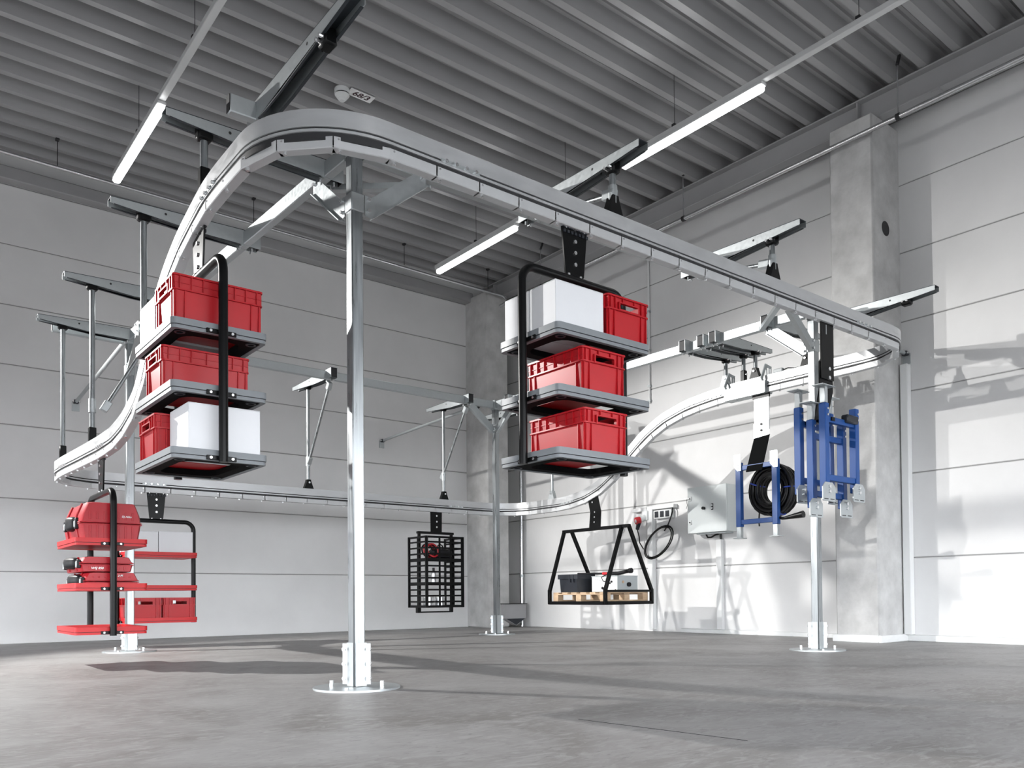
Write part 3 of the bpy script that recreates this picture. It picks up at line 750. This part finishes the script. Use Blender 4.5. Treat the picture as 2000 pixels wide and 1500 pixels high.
# ------------------------------------------------------------------ white cartons
def carton(lab, x0, x1, y0, y1, z0, z1):
    t = thing('carton', lab, 'box', ((x0+x1)/2, (y0+y1)/2, z0), group='plain white cartons on the hanging carriers')
    MB().box(x0, x1, y0, y1, z0, z1-.004, .003).build('carton_body', CARD, t)
    m = (y0+y1)/2
    for a, b in ((y0+.001, m-.0015), (m+.0015, y1-.001)):
        MB().box(x0+.001, x1-.001, a, b, z1-.004, z1, .001).build('top_flap', CARD, t)
carton('white carton behind the crate on the top tray of the closest carrier', 1.36, 1.86, 5.08, 5.41, 2.10, 2.36)
carton('white carton in front on the bottom tray of the closest carrier', 1.435, 1.85, 4.70, 5.045, 1.380, 1.665)
carton('front white carton on the top tray of the front run carrier', 3.10, 3.485, 3.47, 3.70, 2.10, 2.372)
carton('rear white carton on the top tray of the front run carrier', 3.10, 3.485, 3.71, 3.94, 2.10, 2.372)
carton('white carton on the upper red tray at the back, partly behind the post', 2.335, 2.665, 9.82, 10.25, 1.047, 1.33)
carton('white carton on the upper red tray at the back, near its bow tube', 2.671, 3.05, 9.82, 10.25, 1.047, 1.335)

# ------------------------------------------------------------------ red tool cases
def shell(prof, y0, y1, m, name, parent, bev=.02):
    """x-z outline extruded along y with drawn-in ends"""
    cx = sum(p[0] for p in prof)/len(prof); cz = sum(p[1] for p in prof)/len(prof); n = len(prof); mb = MB(); vs = []
    for yy, k in ((y0, .93), (y0+bev, 1), (y1-bev, 1), (y1, .93)): vs += [V(cx+(p[0]-cx)*k, yy, cz+(p[1]-cz)*k) for p in prof]
    fs = [(r_*n+i, r_*n+(i+1) % n, (r_+1)*n+(i+1) % n, (r_+1)*n+i) for r_ in range(3) for i in range(n)]
    fs += [tuple(range(n)), tuple(range(3*n, 4*n))]
    return mb.add(vs, fs).build(name, m, parent)
def case(lab, x0, x1, y0, y1, z0, z1, split, words, big):
    t = thing('tool_case', lab, 'tool case', ((x0+x1)/2, (y0+y1)/2, z0), group='red tool cases on the low red carrier')
    h = z1-z0; s = z0+h*split; cut = .30*h if big else .32*h; ins = .05 if big else .03
    shell([(x0+ins*.6, z0), (x1-ins*.6, z0), (x1-.004, s-.012), (x1, s-.002), (x0, s-.002), (x0+.004, s-.012)], y0, y1, CASE, 'lower_shell', t)
    shell([(x0, s+.002), (x1, s+.002), (x1-.004, s+.016), (x1-.012, z1-cut), (x1-ins, z1-.004), (x1-ins-.02, z1), (x0+ins+.03, z1), (x0+ins, z1-.006), (x0+.012, z1-cut)], y0, y1, CASE, 'upper_shell', t)
    MB().box(x0-.003, x1+.003, y0-.004, y1+.003, s-.010, s-.003, .002).build('seam_band', CASE, t)
    MB().box(x0-.003, x1+.003, y0-.004, y1+.003, s+.003, s+.010, .002).build('seam_band', CASE, t)
    rb = MB()
    for k in range(7):
        xx = x0+.07+k*(x1-x0-.14)/6
        rb.box(xx-.008, xx+.008, y0-.003, y0+.02, z0+.015, s-.02, .002)
        rb.box(xx-.008, xx+.008, y0-.003, y0+.02, s+.03, z1-cut*.75, .002)
    stuff(rb.build('pressed_ribs', CASE, t))
    ym = (y0+y1)/2; hw = .12 if big else .17; d = .060 if big else .075
    hh = .062 if big else min(.052, .40*h); zc = s+(.006 if big else .010)
    mb = MB(); nu, nv = 12, 9; vs = []; fs = []
    for i in range(nu+1):
        th = math.pi*i/nu
        for j in range(nv):
            ph = R(90+180*j/(nv-1)); e = .6
            sx = math.copysign(abs(math.cos(ph))**e, math.cos(ph)); sz = math.copysign(abs(math.sin(ph))**e, math.sin(ph)); k = abs(math.sin(th))**.55
            vs.append(V(x0+.012+d*sx*k*(1-.25*abs(math.cos(th))), ym-hw*math.cos(th), zc+hh*sz*(.35+.65*k)))
    for i in range(nu):
        for j in range(nv-1): fs.append((i*nv+j, i*nv+j+1, (i+1)*nv+j+1, (i+1)*nv+j))
    fs += [tuple(i*nv for i in range(nu+1)), tuple(i*nv+nv-1 for i in range(nu, -1, -1))]
    fs += [(i*nv, (i+1)*nv, (i+1)*nv+nv-1, i*nv+nv-1) for i in range(nu)][:0]
    mb.add(vs, fs).build('carry_handle', PLAS, t, ang=60)
    for yy in (ym-hw-.09, ym+hw+.09):
        MB().cb((x0-.002, yy, s), (.014, .035, .045 if big else .035), .006).build('latch', PLAS, t)
        MB().cb((x0-.012, yy, s-.005), (.008, .022, .026), .004).build('latch_tab', GBOX, t)
    for yy in (y0+.16, y1-.16):
        pts = [V(x0+ins*.6-.004, yy, z0+.01), V(x0-.004, yy, s), V(x0+.006, yy, z1-cut), V(x0+ins-.006, yy, z1-.002)]
        MB().tube(pts, .009, 6).build('end_rib', CASE, t)
    text(words[0], (words[1], y0-.0045, words[2]), (H90, 0, 0), words[3], TXTW, t, shear=.25)
    return t
case('large barrel shaped red tool case on the top red tray', 1.372, 1.832, 7.235, 7.93, 1.008, 1.345, .50, ('DJ Akku', 1.715, 1.235, .022), True)
case('flat red tool case marked WSJ 850 lying on top of another flat case', 1.372, 1.775, 7.26, 7.86, .783, .905, .52, ('WSJ 850', 1.50, .812, .026), False)
case('flat red tool case marked TE 2-M lying directly on the middle red tray', 1.40, 1.815, 7.26, 7.86, .645, .778, .45, ('TE 2-M', 1.655, .752, .024), False)

# ------------------------------------------------------------------ black grid rack carrier
t = thing('hanging_carrier', 'black grid cage rack hanging from the back rail near the far corner', 'carrier', (6.58, 10.03, .33))
x0, x1, y0, y1, z0, z1 = 6.262, 6.895, 9.80, 10.265, .40, 1.425
pl = MB().prism([(6.51, 10.064, 1.86), (6.71, 10.064, 1.86), (6.705, 10.064, 1.50), (6.515, 10.064, 1.50)], (0, .012, 0)).build('hanger_plate', BLACK, t)
for zz in (1.84, 1.74, 1.655, 1.575): MB().cyl((6.61, 10.05, zz), (6.61, 10.085, zz), .013, 10).build('bolt', BOLT, pl)
MB().box(6.285, 6.905, 10.04, 10.10, 1.47, 1.505, .004).build('top_bar', BLACK, t)
for a in (6.30, 6.86): MB().box(a, a+.03, 10.05, 10.09, .33, 1.47).build('hanger_upright', BLACK, t)
MB().box(6.27, 6.875, 10.04, 10.10, .325, .345).build('bottom_bar', BLACK, t)
for a in (6.27, 6.85): MB().box(a, a+.025, 10.04, 10.10, .345, .41).build('bottom_post', BLACK, t)
zrow = [z0+.0+i*(z1-z0)/12 for i in range(13)]
def side(axis, pos, u0_, u1_, cols):
    cy = MB()
    def bx(a, b, c, d):
        if axis == 'y': return (a, b, pos-.004, pos+.004, c, d)
        return (pos-.004, pos+.004, a, b, c, d)
    us = [u0_+(u1_-u0_)*c for c in cols]
    zz = zrow
    nb = len(us); mb = MB()
    # one connected punched sheet: vertices on a lattice of strip edges
    uu = []; 
    for i, u in enumerate(us):
        hw = .022 if 0 < i < nb-1 else .026
        if i == 0: uu += [u, u+hw*1.3]
        elif i == nb-1: uu += [u-hw*1.3, u]
        else: uu += [u-hw*.7, u+hw*.7]
    wv = []
    for i, z in enumerate(zz):
        hw = .0125
        if i in (4, 8): hw = .024
        if i == 0: wv += [z, z+.035]
        elif i == 12: wv += [z-.03, z]
        else: wv += [z-hw, z+hw]
    idx = {}
    for a, u in enumerate(uu):
        for b, z in enumerate(wv):
            idx[a, b] = len(mb.v); mb.v.append(V(u, pos, z) if axis == 'y' else V(pos, u, z))
    for a in range(len(uu)-1):
        for b in range(len(wv)-1):
            if a % 2 == 1 and b % 2 == 1: continue
            mb.f.append((idx[a, b], idx[a+1, b], idx[a+1, b+1], idx[a, b+1]))
    o = mb.build('punched_side', BLACK, t, flat=True)
    bm = bmesh.new(); bm.from_mesh(o.data); bmesh.ops.solidify(bm, geom=bm.faces[:], thickness=.006); bm.to_mesh(o.data); bm.free()
    return o
side('y', y0, x0, x1, (0, .36, .66, 1)); side('x', x0, y0, y1, (0, .5, 1)); side('x', x1, y0, y1, (0, .5, 1))
for zz in (.405, .735, 1.08): MB().box(x0+.006, x1-.006, y0+.006, y1-.006, zz, zz+.025).build('rack_shelf', BLACK, t)
for a in (x0, x1):
    for b in (y0, y1): MB().box(a-.014, a+.014, b-.014, b+.014, z0, z1, .004).build('corner_post', BLACK, t)
RK = (6.58, 10.0)
k = thing('cable_coil', 'red and black cable coil in the top bay of the black grid rack', 'cable', (6.44, 9.98, 1.10), group=None)
for i in range(4): MB().tube([(6.44+.10*math.cos(R(a))*.9, 9.98+.05*i-.08+.03*math.sin(R(a)), 1.225+.095*math.sin(R(a))) for a in range(0, 360, 24)], .012, 8, True).build('cable_turn', REDP if i % 2 == 0 else RUBB, k)
k = thing('tool_bag', 'black tool bag in the top bay of the black grid rack', 'bag', (6.66, 10.03, 1.10))
MB().box(6.50, 6.80, 9.92, 10.14, 1.105, 1.25, .03).build('bag_body', PLAS, k)
MB().tube([(6.60, 10.03, 1.25), (6.61, 10.03, 1.30), (6.65, 10.03, 1.325), (6.69, 10.03, 1.30), (6.70, 10.03, 1.25)], .01, 8).build('bag_handle', PLAS, k)
k = thing('spray_can', 'small grey canister in the middle bay of the black grid rack', 'can', (6.50, 9.98, .76))
MB().cyl((6.50, 9.98, .76), (6.50, 9.98, .93), .035, 16).build('can_body', TIN, k)
MB().cyl((6.50, 9.98, .93), (6.50, 9.98, .975), .018, 12).build('can_cap', PLAS, k)
for xx, lab in ((6.42, 'tin in the bottom bay of the black grid rack, close to its corner post'), (6.62, 'tin in the bottom bay of the black grid rack, at the middle')):
    k = thing('metal_tin', lab, 'tin', (xx, 10.0, .43), group='metal tins in the black grid rack')
    MB().cyl((xx, 10.0, .43), (xx, 10.0, .545), .072, 20).build('tin_body', TIN, k)
    MB().cyl((xx, 10.0, .545), (xx, 10.0, .556), .075, 20).build('tin_lid', WPLAS, k)

# ------------------------------------------------------------------ pallet swing
t = thing('hanging_carrier', 'black A-frame swing with a wooden pallet hanging from the rising rail', 'carrier', (8.03, 8.1, .44))
ty = rail_top(8.03, 8.24)
pl = MB().prism([(8.024, 8.345, 1.935), (8.024, 8.16, 2.0), (8.024, 8.085, 1.72), (8.024, 8.10, 1.50), (8.024, 8.32, 1.50), (8.024, 8.295, 1.72)], (.012, 0, 0)).build('hanger_plate', BLACK, t)
for q in ((8.245, 1.86), (8.20, 1.72), (8.205, 1.65), (8.21, 1.58)): MB().cyl((8.016, q[0], q[1]), (8.05, q[0], q[1]), .012, 10).build('bolt', BOLT, pl)
MB().bar((8.03, 7.545, 1.485), (8.03, 8.87, 1.485), .045, .045, None, .004).build('top_bar', BLACK, t)
X0, X1, Y0, Y1, ZB = 7.585, 8.475, 7.575, 8.67, .455
for yy, s in ((Y0, 1), (Y1, -1)):
    for xx in (X0, X1):
        MB().bar((8.03, (7.69 if xx == X0 else 7.565) if s > 0 else (8.845 if xx == X0 else 8.69), 1.485), (xx, yy, .62), .045, .045, (0, 1, 0), .004).build('side_leg', BLACK, t)
        MB().box(xx-.0225, xx+.0225, yy-.0225, yy+.0225, ZB-.02, .64, .004).build('corner_stub', BLACK, t)
for yy in (Y0, Y1): MB().box(X0, X1, yy-.0225, yy+.0225, ZB-.0225, ZB+.0225, .004).build('base_bar', BLACK, t)
for xx in (X0, X1): MB().box(xx-.0225, xx+.0225, Y0, Y1, ZB-.0225, ZB+.0225, .004).build('base_bar', BLACK, t)
MB().box(X0, X1, Y0-.015, Y0+.015, .60, .63).build('retaining_bar', BLACK, t)
p = thing('wooden_pallet', 'wooden pallet resting in the black A-frame swing', 'pallet', (8.03, 8.12, .4775))
px0, px1, py0, py1 = 7.62, 8.44, 7.61, 8.635
for yy in (py0, (py0+py1)/2-.05, py1-.10): MB().box(px0, px1, yy, yy+.10, .4785, .495, .002).build('bottom_board', WOOD, p)
for yy in (py0, (py0+py1)/2-.05, py1-.10):
    for xx in (px0, (px0+px1)/2-.05, px1-.10): MB().box(xx, xx+.10, yy, yy+.10, .4955, .565, .002).build('block', WOOD, p)
for xx in (px0, (px0+px1)/2-.05, px1-.10): MB().box(xx, xx+.10, py0, py1, .5655, .582, .002).build('stringer_board', WOOD, p)
for k in range(6):
    yy = py0+k*(py1-py0-.11)/5; MB().box(px0, px1, yy, yy+.11, .5825, .60, .002).build('top_board', WOOD, p)
t = thing('plastic_bin', 'black plastic bin standing on the wooden pallet', 'bin', (7.86, 8.46, .60), group=None)
bx0, bx1, by0, by1 = 7.69, 8.02, 8.215, 8.60
MB().prism([(bx0+.025, by0+.02, .601), (bx1-.025, by0+.02, .601), (bx1, by0+.02, .80), (bx0, by0+.02, .80)], (0, by1-by0-.04, 0)).build('bin_body', GRAPH, t)
MB().ring(rrect(bx0-.012, bx1+.012, by0-.006, by1+.012, .015), rrect(bx0+.01, bx1-.01, by0+.016, by1-.01, .015), .785, .85).build('bin_rim', GRAPH, t)
for yy in (8.29, 8.36): MB().box(bx0-.018, bx0-.008, yy-.012, yy+.012, .745, .84).build('bin_rib', GRAPH, t)
MB().box(bx0+.02, bx1-.02, by0+.03, by1-.03, .80, .806).build('bin_inside', DARK, t)
t = thing('control_unit', 'light grey housing with a white front label standing on the wooden pallet', 'electric box', (8.09, 7.9, .60))
gx0, gx1, gy0, gy1 = 7.90, 8.29, 7.655, 8.15
MB().box(gx0, gx1, gy0, gy1, .601, .815, .004).build('housing', GBOX, t)
MB().box(gx0-.006, gx0-.001, gy0+.005, gy1-.01, .608, .805, .002).build('label_plate', PAPER, t)
MB().box(gx0-.003, gx1+.003, gy0-.003, gy1+.003, .812, .820).build('lid_edge', GBOX, t)
for yy, zz in ((8.07, .77), (8.03, .77), (8.07, .73), (8.02, .73), (7.98, .76)): MB().cyl((gx0-.011, yy, zz), (gx0-.006, yy, zz), .006, 8).build('indicator', GBOX, t)
for yy, zz, r_ in ((7.93, .655, .018), (7.76, .74, .015), (7.79, .72, .012), (7.685, .63, .008)): MB().cyl((gx0-.018, yy, zz), (gx0-.006, yy, zz), r_, 12).build('cable_gland', PLAS, t)
MB().cyl((8.10, gy0-.004, .70), (8.10, gy0-.03, .70), .03, 14).build('rotary_switch', PLAS, t)
MB().cyl((8.0, gy0-.002, .735), (8.0, gy0-.006, .735), .02, 14).build('warning_dot', WOOD, t)
MB().tube([(gx0-.02, 7.79, .72), (gx0-.06, 7.87, .75), (gx0-.06, 7.90, .80), (gx0, 7.88, .83), (gx0+.05, 7.86, .835)], .007, 8).build('control_lead', RUBB, t)
t = thing('cutting_torch', 'black and red torch lance laid across the bin and the grey housing', 'torch', (7.97, 7.95, .86), group=None)
MB().cyl((7.97, 8.50, .865), (7.97, 8.0, .855), .014, 10).build('lance', PLAS, t)
MB().cyl((7.97, 8.0, .855), (7.97, 7.90, .852), .02, 12).build('grip_ring', REDP, t)
MB().tube([(7.97, 7.90, .852), (7.97, 7.7, .85), (7.97, 7.56, .872), (7.975, 7.50, .88)], .026, 12).build('handle', PLAS, t)
MB().cyl((7.975, 7.51, .88), (7.975, 7.47, .882), .034, 12).build('handle_end', PLAS, t)
MB().box(7.955, 7.985, 7.72, 7.76, .80+.02, .835).build('torch_rest', PLAS, t)

# ------------------------------------------------------------------ hose carrier
t = thing('hanging_carrier', 'blue frame on a bright and black bent hanger plate, holding the hose coil', 'carrier', (8.03, 5.5, 1.2))
pl = MB().box(8.024, 8.036, 5.385, 5.585, 2.42, 2.86, .002).build('hanger_plate', GALV, t)
pl['label'] = 'bright galvanised upper hanger plate'
MB().box(8.018, 8.042, 5.38, 5.60, 2.79, 2.86).build('rail_clip', BLACK, pl)
MB().prism([(8.018, 5.385, 2.36), (8.018, 5.59, 2.34), (8.018, 5.592, 2.50), (8.018, 5.55, 2.545), (8.018, 5.43, 2.555), (8.018, 5.385, 2.52)], (.006, 0, 0)).build('joint_plate', GALV, t)
for zz in (2.49, 2.42): MB().cyl((8.010, 5.485, zz), (8.045, 5.485, zz), .014, 10).build('bolt', PLAS, pl)
MB().prism([(8.026, 5.385, 2.365), (8.026, 5.59, 2.345), (8.0, 5.69, 1.965), (8.0, 5.475, 1.965)], (.010, 0, 0)).build('slanted_plate', MATTE, t)
for yy, zt in ((5.80, 2.09), (5.315, 2.075)):
    MB().box(8.0, 8.06, yy-.035, yy+.035, 1.34, zt, .004).build('frame_post', BLUE, t)
    MB().box(8.005, 8.055, yy-.028, yy+.028, 1.21, 1.34, .003).build('foot_tube', GALV, t)
    MB().box(7.98, 8.08, yy-.06, yy+.06, 1.202, 1.210).build('foot_plate', GALV, t)
    hp = MB().prism([(7.990, yy-.05, zt-.10), (7.990, yy+.0, zt-.10), (7.990, yy+.045, zt-.05), (7.990, yy+.045, zt+.09), (7.990, yy-.05, zt+.09)], (.008, 0, 0)).build('head_plate', GALV, t)
    for zz in (zt-.03, zt-.065): MB().cyl((7.982, yy, zz), (7.99, yy, zz), .013, 10).build('bolt', BOLT, hp)
MB().box(8.005, 8.055, 5.35, 5.765, 1.995, 2.05, .004).build('cross_bar', BLUE, t)
MB().box(8.005, 8.055, 5.35, 5.765, 1.365, 1.42, .004).build('cross_bar', BLUE, t)
MB().tube([(8.03, 5.6, 2.02), (8.12, 5.45, 2.0), (8.16, 5.42, 1.95)], .02, 8).build('hose_hook', BLACK, t)
t = thing('hose_coil', 'thick coil of black hose hung behind the blue frame', 'hose', (8.14, 5.42, 1.45))
k = 0
for dx in (-.05, -.015, .02, .055, .09):
    for rr_ in (.266, .230, .194, .160):
        q = .012*math.sin(k*2.3); w_ = .006*math.cos(k*1.7)
        MB().tube([(8.145+dx+.006*math.sin(R(2*a)+k), 5.43+q+(rr_+w_)*math.cos(R(a)), 1.742+w_+(rr_+w_)*1.06*math.sin(R(a))) for a in range(0, 360, 15)], .0195, 9, True).build('hose_turn', RUBB, t); k += 1
MB().tube([(8.05, 5.43, 1.47), (8.05, 5.34, 1.425), (8.05, 5.25, 1.40), (8.05, 5.18, 1.40)], .018, 8).build('hose_tail', RUBB, t)
MB().cyl((8.05, 5.22, 1.40), (8.05, 4.99, 1.425), .018, 10, .04).build('hose_nozzle', RUBB, t)
for ang in (20, 178, 248):
    c = V(8.165, 5.43+.224*math.cos(R(ang)), 1.742+.236*math.sin(R(ang))); d = V(0, math.cos(R(ang)), math.sin(R(ang)))
    mb = MB().tube([c+d*.076*math.cos(R(a))+V(1, 0, 0)*.10*math.sin(R(a)) for a in range(0, 360, 20)], .009, 6, True); mb.build('tie_strap', STRAP, t)
MB().tube([(8.05, 5.55, 1.48), (8.04, 5.55, 1.40), (8.04, 5.545, 1.33)], .008, 6).build('loose_strap', PLAS, t)

# ------------------------------------------------------------------ bundle of blue frames
t = thing('hanging_carrier', 'black bent hanger plate carrying the bundle of blue frames', 'carrier', (6.375, 3.71, 2.1))
pl = MB().box(6.278, 6.472, 3.704, 3.716, 2.36, 2.86, .002).build('hanger_plate', BLACK, t)
MB().box(6.35, 6.362, 3.702, 3.7035, 2.74, 2.82).build('slot', GALV, pl)
for zz in (2.45, 2.375): MB().cyl((6.385, 3.69, zz), (6.385, 3.73, zz), .016, 10).build('bolt', BOLT, pl)
MB().prism([(6.27, 3.718, 2.50), (6.30, 3.718, 2.53), (6.475, 3.718, 2.40), (6.475, 3.718, 2.27), (6.36, 3.718, 1.98), (6.18, 3.718, 1.98), (6.27, 3.718, 2.28)], (0, .010, 0)).build('lower_plate', BLACK, t)
MB().bar((6.27, 3.60, 1.995), (6.27, 3.92, 1.995), .05, .03).build('carrying_bar', BLACK, t)
MB().box(6.46, 6.64, 3.58, 3.645, 1.99, 2.06, .01).build('rubber_grip', GRAPH, t)
def blue_frame(lab, y, dz, hi):
    t = thing('blue_support_frame', lab, 'frame', (6.41, y, 1.3+dz), group='blue support frames hung in a bundle')
    for i, xx in enumerate((6.176, 6.648)):
        zt = 2.12+dz+(.01 if i else 0); zb = 1.34+dz if not i else 1.36+dz
        MB().box(xx-.03, xx+.03, y-.03, y+.03, zb+.05, zt, .004).build('frame_post', BLUE, t)
        if hi or not i:
            MB().box(xx-.024, xx+.024, y-.024, y+.024, zt, zt+.135, .003).build('inner_tube', GALV, t)
            MB().box(xx-.095, xx+.095, y-.05, y+.05, zt+.135, zt+.142).build('end_plate', GALV, t)
        hp = MB().prism([(xx-.055, y-.038, zb+.125), (xx+.055, y-.038, zb+.125), (xx+.096, y-.038, zb+.085), (xx+.096, y-.038, zb-.02), (xx+.086, y-.038, zb-.03), (xx-.086, y-.038, zb-.03), (xx-.096, y-.038, zb-.02), (xx-.096, y-.038, zb+.085)], (0, .007, 0)).build('foot_plate', GALV, t)
        for zz in (zb+.09, zb+.05): MB().cyl((xx, y-.038, zz), (xx, y-.052, zz), .014, 10).build('bolt', BOLT, hp)
        for k in (-.045, .045): MB().box(xx+k-.03, xx+k+.03, y-.0395, y-.0378, zb-.016, zb-.009).build('slot', DARK, hp)
        for zz in (zt-.05, zt-.10): MB().cyl((xx, y-.03, zz), (xx, y-.04, zz), .010, 8).build('bolt', BOLT, t)
    MB().box(6.206, 6.618, y-.02, y+.02, 1.965+dz, 2.015+dz, .004).build('cross_bar', BLUE, t)
    MB().box(6.206, 6.618, y-.02, y+.02, 1.485+dz, 1.535+dz, .004).build('cross_bar', BLUE, t)
blue_frame('nearest blue frame of the hanging bundle, set higher with two front foot plates', 3.63, 0, False)
blue_frame('middle blue frame of the hanging bundle, hanging lower than the others', 3.745, -.122, False)
blue_frame('rearmost blue frame of the hanging bundle, behind the black hanger plate', 3.86, 0, True)

# ------------------------------------------------------------------ control cabinet, sockets and cable on the wall
t = thing('control_cabinet', 'pale grey control cabinet mounted on the wall between the sockets and the blue frame', 'cabinet', (9.38, 7.23, 1.42))
MB().box(9.275, 9.498, 6.90, 7.57, 1.425, 2.075, .005).build('cabinet_body', CAB, t)
dr = MB().box(9.25, 9.272, 6.90, 7.57, 1.425, 2.075, .004).build('door', CAB, t)
for zz in (1.58, 1.92): MB().cb((9.243, 7.515, zz), (.008, .022, .032), .004).build('lock', WPLAS, dr)
for zz in (1.58, 1.92): MB().cyl((9.236, 7.515, zz), (9.226, 7.515, zz), .010, 10).build('lock_core', PLAS, dr)
MB().bar((9.23, 7.515, 1.925), (9.215, 7.60, 1.93), .008, .008).build('key', BOLT, dr)
MB().tube([(9.22, 7.55, 1.92), (9.22, 7.56, 1.88), (9.22, 7.545, 1.83), (9.222, 7.57, 1.78)], .003, 6).build('key_tie', PLAS, dr)
MB().cyl((9.25, 7.275, 1.765), (9.215, 7.275, 1.765), .022, 14).build('rotary_knob', PLAS, dr)
MB().cb((9.246, 7.135, 1.775), (.006, .02, .045), .005).build('push_button_plate', PLAS, dr)
for zz in (1.795, 1.755): MB().cyl((9.241, 7.135, zz), (9.233, 7.135, zz), .015, 12).build('push_button', WPLAS, dr)
MB().box(9.30, 9.48, 6.96, 7.45, 1.405, 1.425).build('gland_plate', GBOX, t)
MB().tube([(9.38, 7.35, 1.41), (9.37, 7.31, 1.36), (9.37, 7.25, 1.36), (9.38, 7.19, 1.39), (9.40, 7.14, 1.40)], .012, 8).build('cable', RUBB, t)
t = thing('wall_conduit', 'square white conduit running down from the control cabinet to the floor', 'pipe', (9.46, 7.18, 0))
MB().box(9.43, 9.5, 7.135, 7.225, .06, 1.33, .006).build('duct_body', CONDUIT, t)
MB().cyl((9.465, 7.16, 1.33), (9.465, 7.16, 1.41), .015, 10).build('cable_entry', RUBB, t)
t = thing('socket_panel', 'white trunking with power sockets on the wall behind the pallet swing', 'socket panel', (9.45, 8.3, 1.7))
MB().box(9.41, 9.5, 7.96, 8.385, 1.85, 1.905, .005).build('trunking', CONDUIT, t)
MB().box(9.41, 9.5, 8.495, 8.80, 1.84, 1.895, .005).build('trunking', CONDUIT, t)
MB().box(9.415, 9.5, 8.39, 8.49, .03, 1.91, .006).build('trunking', CONDUIT, t)
sb = MB().box(9.42, 9.5, 8.02, 8.365, 1.705, 1.835, .006).build('socket_block', WPLAS, t)
for yy in (8.30, 8.195, 8.09): MB().box(9.412, 9.42, yy-.036, yy+.036, 1.725, 1.815, .003).build('socket_flap', GRAPH, sb)
ib = MB().cb((9.44, 8.52, 1.77), (.055, .06, .075), .01).build('industrial_socket', WPLAS, t)
MB().cyl((9.41, 8.52, 1.745), (9.32, 8.56, 1.70), .048, 16, .044).build('socket_nose', WPLAS, ib)
t = thing('power_plug', 'red industrial plug in the socket on the wall', 'plug', (9.28, 8.67, 1.66))
MB().cyl((9.33, 8.56, 1.70), (9.27, 8.585, 1.685), .058, 20).build('plug_collar', REDP, t)
MB().cyl((9.27, 8.585, 1.685), (9.264, 8.588, 1.684), .026, 16).build('plug_face', WPLAS, t)
MB().cyl((9.305, 8.555, 1.66), (9.315, 8.60, 1.56), .036, 12, .026).build('plug_grip', GRAPH, t)
t = thing('power_cable', 'black power cable looped on the wall between the plug and the sockets', 'cable', (9.44, 8.3, 1.2))
pts = [V(9.315, 8.60, 1.56), V(9.40, 8.64, 1.45), V(9.41, 8.64, 1.36), V(9.395, 8.55, 1.26)]
def loop(rs, ph, n, e): return [V(9.395-.006*e, 8.235+math.cos(R(a))*rs*1.12*math.cos(R(-38))-math.sin(R(a))*rs*.58*math.sin(R(-38))*-1*-1, 1.345+math.cos(R(a))*rs*1.05*math.sin(R(-38))*1+math.sin(R(a))*rs*.62*math.cos(R(-38))) for a in range(ph, ph+n, 14)]
for e, rs in enumerate((.285, .30, .272)): MB().tube(loop(rs, 0, 360, e*2), .0095, 8, True).build('cable_loop', RUBB, t)
MB().tube(pts, .009, 8).build('cable_end', RUBB, t)
MB().tube([(9.395, 8.13, 1.51), (9.40, 8.06, 1.60), (9.40, 8.0, 1.72), (9.42, 7.985, 1.80), (9.43, 8.0, 1.87)], .010, 8).build('cable_end', RUBB, t)
